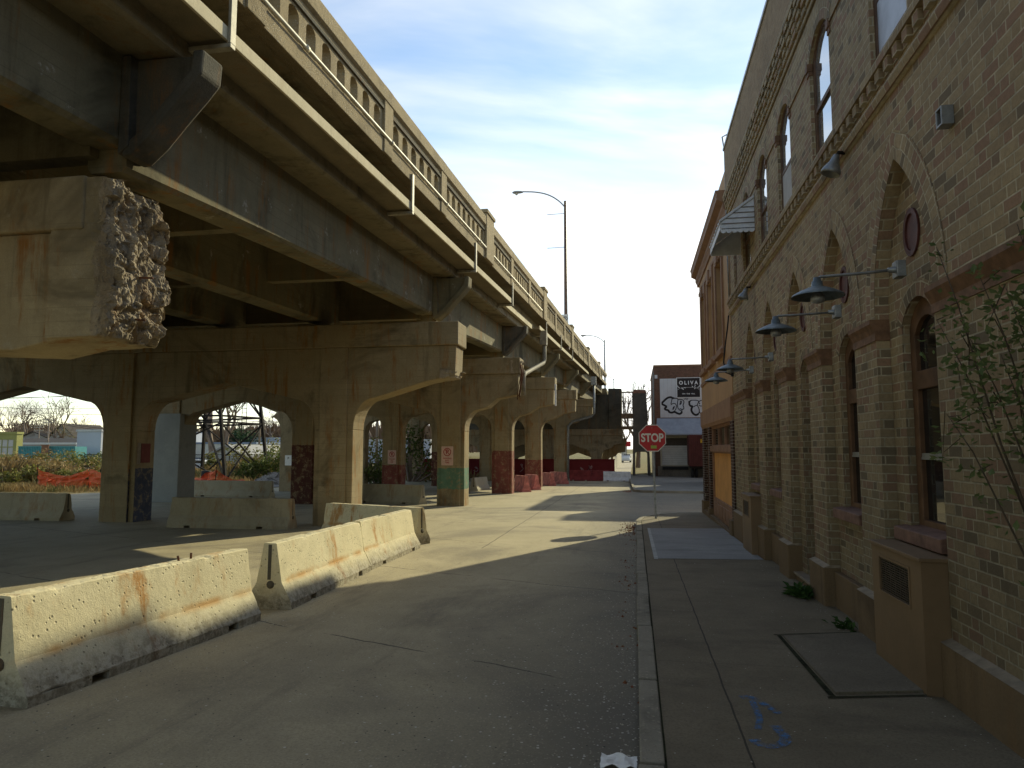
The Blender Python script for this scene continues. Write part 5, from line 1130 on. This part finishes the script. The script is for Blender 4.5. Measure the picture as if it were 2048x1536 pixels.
for _ in range(2600):
    Y_ = r.uniform(60, 78); x = -r.uniform(14, 46); blade(b, (x, Y_, gz(Y_)-.05), r.uniform(.4, 1.1), r)
struct(b.build('dry_grass', M['dry'], recalc=False), 'stuff')
SH = 'scrub bushes in the field'
for k, (px, Y_, rx, rz_, mt, lab, s_) in enumerate([
    (40, 54, 4.2, 2.3, 'dry', 'big straw coloured scrub clump at the far left of the field', .35), (130, 60, 4.0, 2.0, 'dry', 'tawny scrub clump right of the far left one', .35), (20, 46, 2.6, 1.5, 'bush_yellow', 'low olive scrub at the left picture edge', .3),
    (165, 66, 3.0, 2.0, 'bush_yellow', 'olive scrub beside the leaning tower leg', .3), (95, 50, 2.6, 1.3, 'dry', 'low brown scrub behind the orange netting', .3), (150, 47, 2.2, 1.0, 'bush_yellow', 'greenish low scrub above the right netting post', .28),
    (45, 84, 4.5, 2.6, 'dry', 'distant tawny scrub before the left teal container', .4), (118, 86, 4.5, 2.5, 'bush_yellow', 'distant olive scrub before the right teal container', .4), (172, 88, 3.5, 2.4, 'bush', 'distant green scrub before the pale blue block', .4),
    (515, 66, 3.4, 4.0, 'bush_yellow', 'tall yellow green bush right of the steel tower', .35), (548, 60, 2.0, 2.6, 'bush', 'dark green bush against the pale column', .3),
    (505, 60, 1.8, 1.8, 'bush', 'low green bush under the yellow one', .3), (425, 70, 1.1, 2.2, 'bush_yellow', 'small yellow sapling bush in front of the grey shed', .3),
    (742, 62, 3.2, 4.0, 'bush_yellow', 'yellow leaved bush seen left of the far no parking column', .35), (822, 60, 3.4, 5.0, 'bush', 'tall green bush in the bay left of the green patched column', .35), (752, 52, 2.2, 1.4, 'bush', 'grey green low scrub under the yellow leaved bush', .25)]):
    p = at(px, 930, Y_); bush('scrub_bush', lab, 'bush', (p.x, Y_, gz(Y_)-.05), rx, rx*.8, rz_, 900, s_, M[mt], 100+k, SH)
# orange safety netting on stakes
def net(label, pts, seed):
    t = thing('safety_netting', label, 'netting', (pts[0][0], pts[0][1], gz(pts[0][1])), 0, 'orange safety netting round the field'); r = random.Random(seed); b = MB(); rows_ = 7; vs = []; fs = []; n = 0
    for (x0, y0, h0), (x1, y1, h1) in zip(pts, pts[1:]):
        for i in range(13):
            f_ = i/12; sag = 1-.38*math.sin(f_*PI)+.05*r.gauss(0,1)*(0 < i < 12)
            for j in range(rows_): vs.append((x0+(x1-x0)*f_+r.gauss(0,.04), y0+(y1-y0)*f_+r.gauss(0,.10), gz(y0)+.04+(h0+(h1-h0)*f_)*sag*j/(rows_-1)))
        o = n*13*rows_; n += 1
        for i in range(12):
            for j in range(rows_-1): a = o+i*rows_+j; fs.append((a, a+rows_, a+rows_+1, a+1))
    b.add(vs, fs); b.build('mesh', M['netting'], t, recalc=False)
    for x, y, h in pts: b = MB(); b.tube([(x, y, gz(y)-.1), (x+.04, y, gz(y)+h+.2)], .025, 6); b.build('stake', M['steel_dark'], t)
net('sagging orange safety netting between two stakes at the left', [(-37.2, 39.3, 1.35), (-33.9, 39.8, 1.2), (-29.5, 39.6, 1.0)], 3)
net('crumpled orange netting behind the grey jacketed column', [(-31.6, 42.5, 1.35), (-29.6, 42.2, .9), (-26.6, 42.0, 1.2), (-24.6, 43.4, .4)], 4)
# lattice steel tower
t = thing('lattice_tower', 'dark steel lattice tower on four braced legs in the field', 'tower', (-39, 59, gz(59))); g0 = gz(56)-.1
legs = [(-33.7, 54.7, -34.9), (-33.6, 61.5, -34.3), (-43.0, 65.5, -42.2), (-47.2, 56.5, -45.3)]
topy = [56.2, 60.8, 63.5, 57.8]; HT = 12.
P_ = lambda i, z: Vector((legs[i][0]+(legs[i][2]-legs[i][0])*(z-g0)/6.2, legs[i][1]+(topy[i]-legs[i][1])*(z-g0)/12, z))
for i in range(4): b = MB(); b.bar(P_(i, g0), P_(i, HT), .24); b.build('leg', M['steel_dark'], t)
b = MB(); ZB = 4.65
for i in range(4):
    j = (i+1) % 4
    for z in (ZB, ZB-.55): b.bar(P_(i, z), P_(j, z), .16)
b.build('beam', M['steel_dark'], t); b = MB()
for i in range(4):
    j = (i+1) % 4
    for a, c in ((g0+.2, ZB-.6), (ZB, 11.5)):
        b.bar(P_(i, a), P_(j, c), .11); b.bar(P_(j, a), P_(i, c), .11)
b.bar(P_(0, g0+.2), P_(2, ZB), .14); b.build('brace', M['steel_dark'], t)
b = MB(); q_ = at(490, 790, 58)
for dx in (-.22, .22): b.tube([(q_.x+dx, 58, 3.2), (q_.x+dx, 58, 10)], .03, 5)
for k in range(16): b.tube([(q_.x-.22, 58, 3.4+k*.4), (q_.x+.22, 58, 3.4+k*.4)], .02, 4)
b.build('ladder', M['steel_dark'], t)
b = MB(); p = at(412, 955, 50); t = thing('waste_bin', 'small dark drum standing at the edge of the gravel by the netting', 'drum', (p.x, 50, gz(50)))
b.lathe([(0,0), (.34,0), (.36,.1), (.34,.3), (.37,.5), (.34,.75), (.36,1.0), (.3,1.02), (0,1.0)], (p.x, 50, gz(50)), 14); b.build('drum', M['rubber'], t)
spall = spalled(-29.5, -25.5, 50, 54, gz(52)-.2, gz(52)+1.0, .5, 2.2, 16, False); t = thing('gravel_heap', 'low heap of dark gravel at the foot of the pale column', 'gravel heap', (-27.5, 52, gz(52)))
b = MB(); b.v = [(x, y, gz(52)-.2+(z-gz(52)+.2)*max(0, 1-((x+27.5)/2.4)**2-((y-52)/2.4)**2)) for x, y, z in spall.v]; b.f = spall.f; b.mi = spall.mi; b.build('heap', M['gravel'], t)
# chain link fence
def fence_mat():
    t = NT('chain_link'); p = t.sep(t.pos()); a = t.math('MODULO', t.math('ADD', t.math('ADD', p[0], p[2]), 400.), .16); c = t.math('MODULO', t.math('ADD', t.math('SUBTRACT', p[0], p[2]), 400.), .16)
    t.put(t.b.inputs['Alpha'], t.math('MAXIMUM', t.math('LESS_THAN', a, .028), t.math('LESS_THAN', c, .028))); return t.fin((.08,.08,.075), .5, .4)
t = thing('chain_link_fence', 'dark chain link fence crossing in front of the grey shed', 'fence', (-45, 72, gz(72))); zg = gz(72)
b = MB(); b.add([(-62,72,zg), (-38,72,zg), (-38,72,zg+2.2), (-62,72,zg+2.2)], [(0,1,2,3)]); b.build('mesh', fence_mat(), t); b = MB(); b.tube([(-62,72,zg+2.2), (-38,72,zg+2.2)], .035, 5); b.build('top_rail', M['steel_dark'], t)
for k in range(9): b = MB(); b.tube([(-62+3*k,72,zg-.1), (-62+3*k,72,zg+2.3)], .05, 6); b.build('post', M['steel_dark'], t)
# buildings across the field
def shed(name, label, px0, px1, y0, y1, Y_, depth, mat, roof=None, gable=0, wins=None, trim=None, rz=0):
    a = at(px0, y1, Y_); c = at(px1, y0, Y_); zb = min(a.z, gz(Y_))-.3
    t = thing(name, label, 'building', ((a.x+c.x)/2, Y_, zb)); b = MB(); x0, x1, z1 = a.x, c.x, c.z; m_ = (x0+x1)/2
    out = [(x0, zb), (x1, zb), (x1, z1)] + ([(m_, z1+gable)] if gable else []) + [(x0, z1)]
    hol = []
    for (f0, f1, h0, h1) in (wins or []): hol.append([(x0+(x1-x0)*f0, z1-h1), (x0+(x1-x0)*f1, z1-h1), (x0+(x1-x0)*f1, z1-h0), (x0+(x1-x0)*f0, z1-h0)])
    b.slab([out]+hol, lambda p, q, d: (p, Y_+d, q), 0, .3); b.box(x0+.001, x0+.3, Y_+.301, Y_+depth, zb, z1); b.box(x1-.3, x1-.001, Y_+.301, Y_+depth, zb, z1); b.build('wall', mat, t)
    b = MB()
    if gable:
        e = .5
        for s_ in (0, 1):
            xa, xb = (x0-e, m_) if s_ == 0 else (m_, x1+e); za_, zb_2 = (z1-.25, z1+gable+.02) if s_ == 0 else (z1+gable+.02, z1-.25)
            b.add([(xa, Y_-e, za_), (xb, Y_-e, zb_2), (xb, Y_+depth, zb_2), (xa, Y_+depth, za_), (xa, Y_-e, za_+.22), (xb, Y_-e, zb_2+.22), (xb, Y_+depth, zb_2+.22), (xa, Y_+depth, za_+.22)], [(3,2,1,0), (4,5,6,7), (0,1,5,4), (1,2,6,5), (2,3,7,6), (3,0,4,7)])
    else: b.box(x0-.15, x1+.15, Y_-.15, Y_+depth, z1+.001, z1+.35)
    b.build('roof', roof or M['coping'], t)
    for h in hol:
        b = MB(); (p0, q0), (p1, _), (_, q1), _ = h; b.box(p0, p1, Y_+.12, Y_+.15, q0, q1); f = b.build('window', M['glass_sky'] if trim is None else trim, t)
        b = MB(); n = max(2, int((p1-p0)/1.0))
        for k in range(n+1): xx = p0+(p1-p0)*k/n; b.box(xx-.06, xx+.06, Y_+.05, Y_+.12, q0, q1)
        b.box(p0, p1, Y_+.04, Y_+.119, (q0+q1)/2-.06, (q0+q1)/2+.06); b.build('glazing_bar', mat, f)
    return t
m_pale = plain('pale_blue_cladding', (.42,.44,.50), .6, .05, .3); m_white = plain('white_cladding', (.62,.61,.56), .6, .06, .3); m_lime = plain('lime_yellow_paint', (.30,.29,.09), .6, .08, .4)
m_teal = plain('teal_paint', (.06,.25,.27), .5, .12, .8); m_roof = plain('dark_shingles', (.06,.05,.045), .9, .2, .6); m_grey = plain('grey_siding', (.32,.31,.30), .8, .1, .5); m_bluer = plain('blue_grey_roof', (.20,.25,.35), .5, .1, .4); m_shed = plain('shed_cladding', (.48,.47,.45), .7, .05, .5)
shed('warehouse', 'pale blue windowless block at the far left beyond the field', 152, 203, 863, 912, 105, 3, m_pale)
shed('workshop', 'lime yellow building with a large gridded window at the left edge', -60, 34, 868, 908, 100, 1.2, m_lime, m_lime, wins=[(.42, .93, .9, 3.3)], trim=M['blind'])
shed('workshop', 'long low grey shed with a white eaves line behind the teal containers', 30, 152, 889, 912, 112, 14, m_grey, M['panel_white'])
shed('house', 'dark roofed grey house with a gable on the far left rise', 98, 148, 874, 890, 170, 14, m_grey, m_roof, 3.4, [(.15, .35, .6, 1.9), (.6, .85, .6, 1.9)])
shed('house', 'low grey house left of the gabled one', 42, 92, 874, 888, 178, 14, m_grey, m_roof, 1.5, [(.2, .4, .5, 1.6), (.6, .8, .5, 1.6)])
t = thing('dark_roof', 'long dark shingled roof above the teal containers', 'building', (-125, 125, -1)); b = MB(); a = at(34, 892, 125); c = at(152, 876, 135)
b.add([(a.x, 125, a.z-.5), (at(152, 892, 125).x, 125, a.z-.5), (c.x, 137, c.z), (at(34, 876, 135).x, 137, c.z)], [(0,1,2,3)]); b.build('roof', m_roof, t); b = MB(); b.box(a.x, at(152, 892, 125).x, 125.2, 136, -1.5, a.z-.55); b.build('wall', m_grey, t)
for k, (p0, p1, lab) in enumerate([(36, 82, 'teal shipping container, the left one of the pair in the field'), (98, 150, 'teal shipping container, the right one of the pair in the field')]):
    a = at(p0, 906, 98); c = at(p1, 893, 98); t = thing('shipping_container', lab, 'container', ((a.x+c.x)/2, 98, gz(98)), 0, 'teal containers'); b = MB(); b.box(a.x, c.x, 98.06, 100.5, gz(98), c.z)
    x_ = a.x
    while x_ < c.x-.15: b.box(x_, x_+.14, 98, 98.06, gz(98)+.1, c.z-.1); x_ += .3
    b.box(a.x-.02, c.x+.02, 97.98, 98.08, c.z-.1, c.z+.05); b.build('container_body', m_teal, t)
a = at(82, 906, 97.4); c = at(97, 891, 97.4); t = thing('gate_panel', 'brown gate panel between the teal containers', 'gate', (a.x, 97.4, gz(97))); b = MB(); b.box(a.x, c.x, 97.4, 97.5, gz(97), c.z); b.box(a.x-.1, c.x+.1, 97.35, 97.55, c.z, c.z+.15); b.build('panel', plain('brown_boards', (.24,.12,.07), .8, .2, 1), t)
shed('warehouse', 'long white warehouse with blue roof trim behind the steel tower', 240, 512, 888, 925, 125, 30, m_white, m_bluer, wins=[(.03, .16, .5, 1.6), (.55, .62, 2.6, 3.6)], trim=m_bluer)
shed('warehouse', 'pale flat roofed block at the right behind the tower', 500, 600, 878, 912, 150, 30, m_pale, M['coping'])
shed('warehouse', 'grey flat roofed block seen left of the jacketed column', 282, 330, 862, 918, 118, 12, m_pale, m_roof)
shed('garden_shed', 'small grey shed with a shallow gable behind the chain link fence', 417, 490, 912, 940, 82, 8, m_shed, m_grey, 1.2)
shed('warehouse', 'pale blue shed glimpsed in the bays left of the green patched column', 715, 860, 882, 905, 140, 20, m_pale, M['coping'])
# parked cars
def car(label, x, y, col, rz):
    t = thing('parked_car', label, 'car', (0,0,0), 0, 'cars parked beyond the field'); b = MB()
    b.slab([[(-2.1,.35), (2.1,.35), (2.15,.7), (1.95,.9), (1.1,.98), (.5,1.42), (-.9,1.45), (-1.6,1.0), (-2.1,.95), (-2.15,.6)]], lambda p, q, d: (p, d, q), -.85, .85); b.build('body', col, t, bevel=.08)
    b = MB(); b.slab([[(.95,1.0), (.45,1.36), (-.85,1.38), (-1.4,1.02)]], lambda p, q, d: (p, d, q), -.856, .856); b.build('window', M['glass'], t)
    for xx in (-1.3, 1.3):
        for yy in (-.8, .8): b = MB(); b.lathe([(0,-.1), (.2,-.1), (.32,-.08), (.33,.08), (.2,.1), (0,.1)], (xx, yy, .33), 16, 'y'); b.build('wheel', M['rubber'], t)
    t.location = (x, y, gz(y)); t.rotation_euler.z = rz
m_car = plain('silver_car_paint', (.6,.6,.62), .25, .05, 1, .6, .3, 0); m_car2 = plain('white_car_paint', (.75,.75,.75), .3, .03, 1, .5, 0, 0); m_car3 = plain('dark_car_paint', (.03,.03,.035), .25, .05, 1, .6, 0, 0)
for px, Y_, m_, lab, rz in ((88, 88, m_car, 'silver car parked in front of the teal containers', .1), (60, 90, m_car2, 'white car parked left of the silver one', .2), (402, 84, m_car2, 'white car parked behind the steel tower', .1), (180, 92, m_car3, 'dark car parked before the pale blue block', 0)):
    p = at(px, 920, Y_); car(lab, p.x, Y_, m_, rz)
p = at(1250, 915, 150); car('white car far down the street past the pylon', p.x+.3, 150, m_car2, 1.5); p = at(1254, 915, 185); car('dark car farther down the street past the pylon', p.x, 185, m_car3, 1.6)
a = at(1253, 888, 175); t = thing('street_sign', 'tiny red and white sign on a post far down the street', 'sign', (a.x, 175, gz(175))); b = MB(); b.box(a.x-.7, a.x+1.0, 175, 175.1, a.z-.6, a.z+.6); b.build('plate', M['red_sign'], t); b = MB(); b.tube([(a.x, 175.15, gz(175)), (a.x, 175.15, a.z+2)], .1, 6); b.build('post', M['steel_dark'], t)
sheet('far_street', [(-9, 79), (-.6, 77.2), (-.6, 400), (-14, 400)], plain('pale_far_road', (.34,.30,.24), .9, .15, .5), .012)
t = thing('retaining_wall', 'low pale wall along the far street under the viaduct end', 'wall', (-2.6, 95, gz(95))); b = MB(); b.slab([[(88, gz(88)-.1), (140, gz(88)-.1), (140, .2), (88, 3.0)]], lambda p, q, d: (-2.7+d-(p-88)*.0, p, q), -.3, 0); b.build('wall_body', M['conc_pale'], t)
shed('corner_store', 'small white building far down the street beyond the pylon', 1243, 1252, 893, 912, 190, 10, m_white, m_roof)
# trees
for k, (px, Y_, h, lab, tips, spr) in enumerate([(42, 190, 16.5, 'broad bare tree on the skyline at the far left', None, .75), (10, 175, 14, 'bare tree cut by the left picture edge', None, .6), (132, 165, 14.5, 'tall bare tree with some olive leaves left of the tower leg', M['bush_yellow'], .55),
    (95, 180, 10.5, 'small bare tree behind the far left utility pole', None, .55), (160, 185, 11.5, 'low bare tree above the pale blue block', None, .6), (112, 160, 9, 'olive leaved tree beside the gabled house', M['bush_yellow'], .6), (300, 170, 12, 'bare tree seen left of the jacketed column', None, .6),
    (428, 92, 15, 'slender bare tree inside the tower silhouette', None, .5), (445, 90, 12, 'thin bare tree right of the slender one', None, .45), (548, 200, 14, 'round bare tree beyond the pale block', None, .7), (590, 205, 10, 'bare tree at the right edge of the tower bay', None, .6),
    (750, 150, 13, 'bare tree above the yellow leaved bush', None, .6), (815, 160, 12, 'bare tree over the tall green bush', None, .6), (1276, 110, 13, 'bare tree in the gap between pylon and warehouse', None, .45), (1252, 260, 15, 'bare tree far down the street', None, .6)]):
    p = at(px, 930, Y_); bare_tree(lab, (p.x, Y_, gz(Y_)), h*1.45, 200+k, tips=tips, spread=spr)
p = at(498, 930, 150); bush('evergreen_tree', 'dark round evergreen rising over the white warehouse', 'tree', (p.x, 150, gz(150)), 5.0, 5.0, 8.5, 1600, .7, M['evergreen'], 61)
r = random.Random(5); b = MB()
for _ in range(30000):
    Y_ = r.uniform(205, 260); k = r.uniform(-1.0, -.22); x = k*Y_; h = r.uniform(7, 14)*(.85+.5*noise.noise(Vector((x*.02, Y_*.02, 3)))); a = r.uniform(0, 2*PI); zb = r.uniform(0, .45)*h; L = r.uniform(2, 5)
    d = Vector((math.cos(a)*.5, math.sin(a)*.5, 1))*L; w_ = .25+.3*r.random(); p = Vector((x, Y_, gz(Y_)+zb+h*.25)); q_ = Vector((w_, w_*.4, 0)); b.add([p-q_, p+q_, p+d], [(0,1,2)])
struct(b.build('far_woods', plain('far_brown_woods', (.21,.14,.09), .95, .35, .05, .1, 0, 0), recalc=False), 'stuff')
# utility poles and wires
def upole(label, px, Y_, ztop, arms):
    p = at(px, 930, Y_); t = thing('utility_pole', label, 'utility pole', (p.x, Y_, gz(Y_)), 0, 'utility poles beyond the field'); b = MB(); b.tube([(p.x, Y_, gz(Y_)-.2), (p.x, Y_, ztop)], [.19, .12], 7); b.build('pole', plain('grey_timber', (.24,.19,.15), .9, .2, 2), t)
    for z in arms: b = MB(); b.box(p.x-1.3, p.x+1.3, Y_-.16, Y_-.04, z-.08, z+.08); [b.lathe([(0,0), (.07,.02), (.05,.2), (0,.22)], (p.x+q, Y_-.1, z+.081), 6) for q in (-1.15, -.5, .5, 1.15)]; b.build('crossarm', plain('grey_crossarm', (.42,.38,.32), .9, .1, 2), t)
    return p.x
z_ = lambda px, py, Y_: at(px, py, Y_).z
xa = upole('utility pole with crossarms, the right of the pair at the far left', 93, 120, z_(93, 836, 120), [z_(93, 840, 120), z_(93, 845, 120)])
xb = upole('shorter utility pole with three pale crossarms at the far left', 74, 150, z_(74, 848, 150), [z_(74, 851, 150), z_(74, 855, 150), z_(74, 861, 150)])
xc = upole('utility pole standing behind the right side of the steel tower', 517, 110, z_(517, 780, 110), [z_(517, 795, 110)])
xd = upole('utility pole seen in the bay left of the far no parking column', 753, 85, z_(753, 770, 85), [z_(753, 785, 85)])
t = thing('overhead_wires', 'thin overhead wires strung across the field between poles', 'wires', (-90, 115, 6)); b = MB()
for (p0, q0, Y0_), (p1, q1, Y1_), sg in (((-80,797,115), (240,782,115), .5), ((-80,793,120), (240,786,120), .5), ((-60,812,130), (300,812,130), .6), ((60,824,125), (300,822,118), .6), ((-80,851,118), (93,838,120), .7), ((93,838,120), (300,857,115), .8), ((93,842,120), (320,862,115), .8), ((300,812,110), (620,843,110), 1), ((320,836,110), (620,838,110), 1)):
    a = at(p0, q0, Y0_); c = at(p1, q1, Y1_); b.tube([a.lerp(c, k/8)-Vector((0,0,sg*math.sin(k/8*PI))) for k in range(9)], .045, 3)
b.build('wire', M['steel_dark'], t)
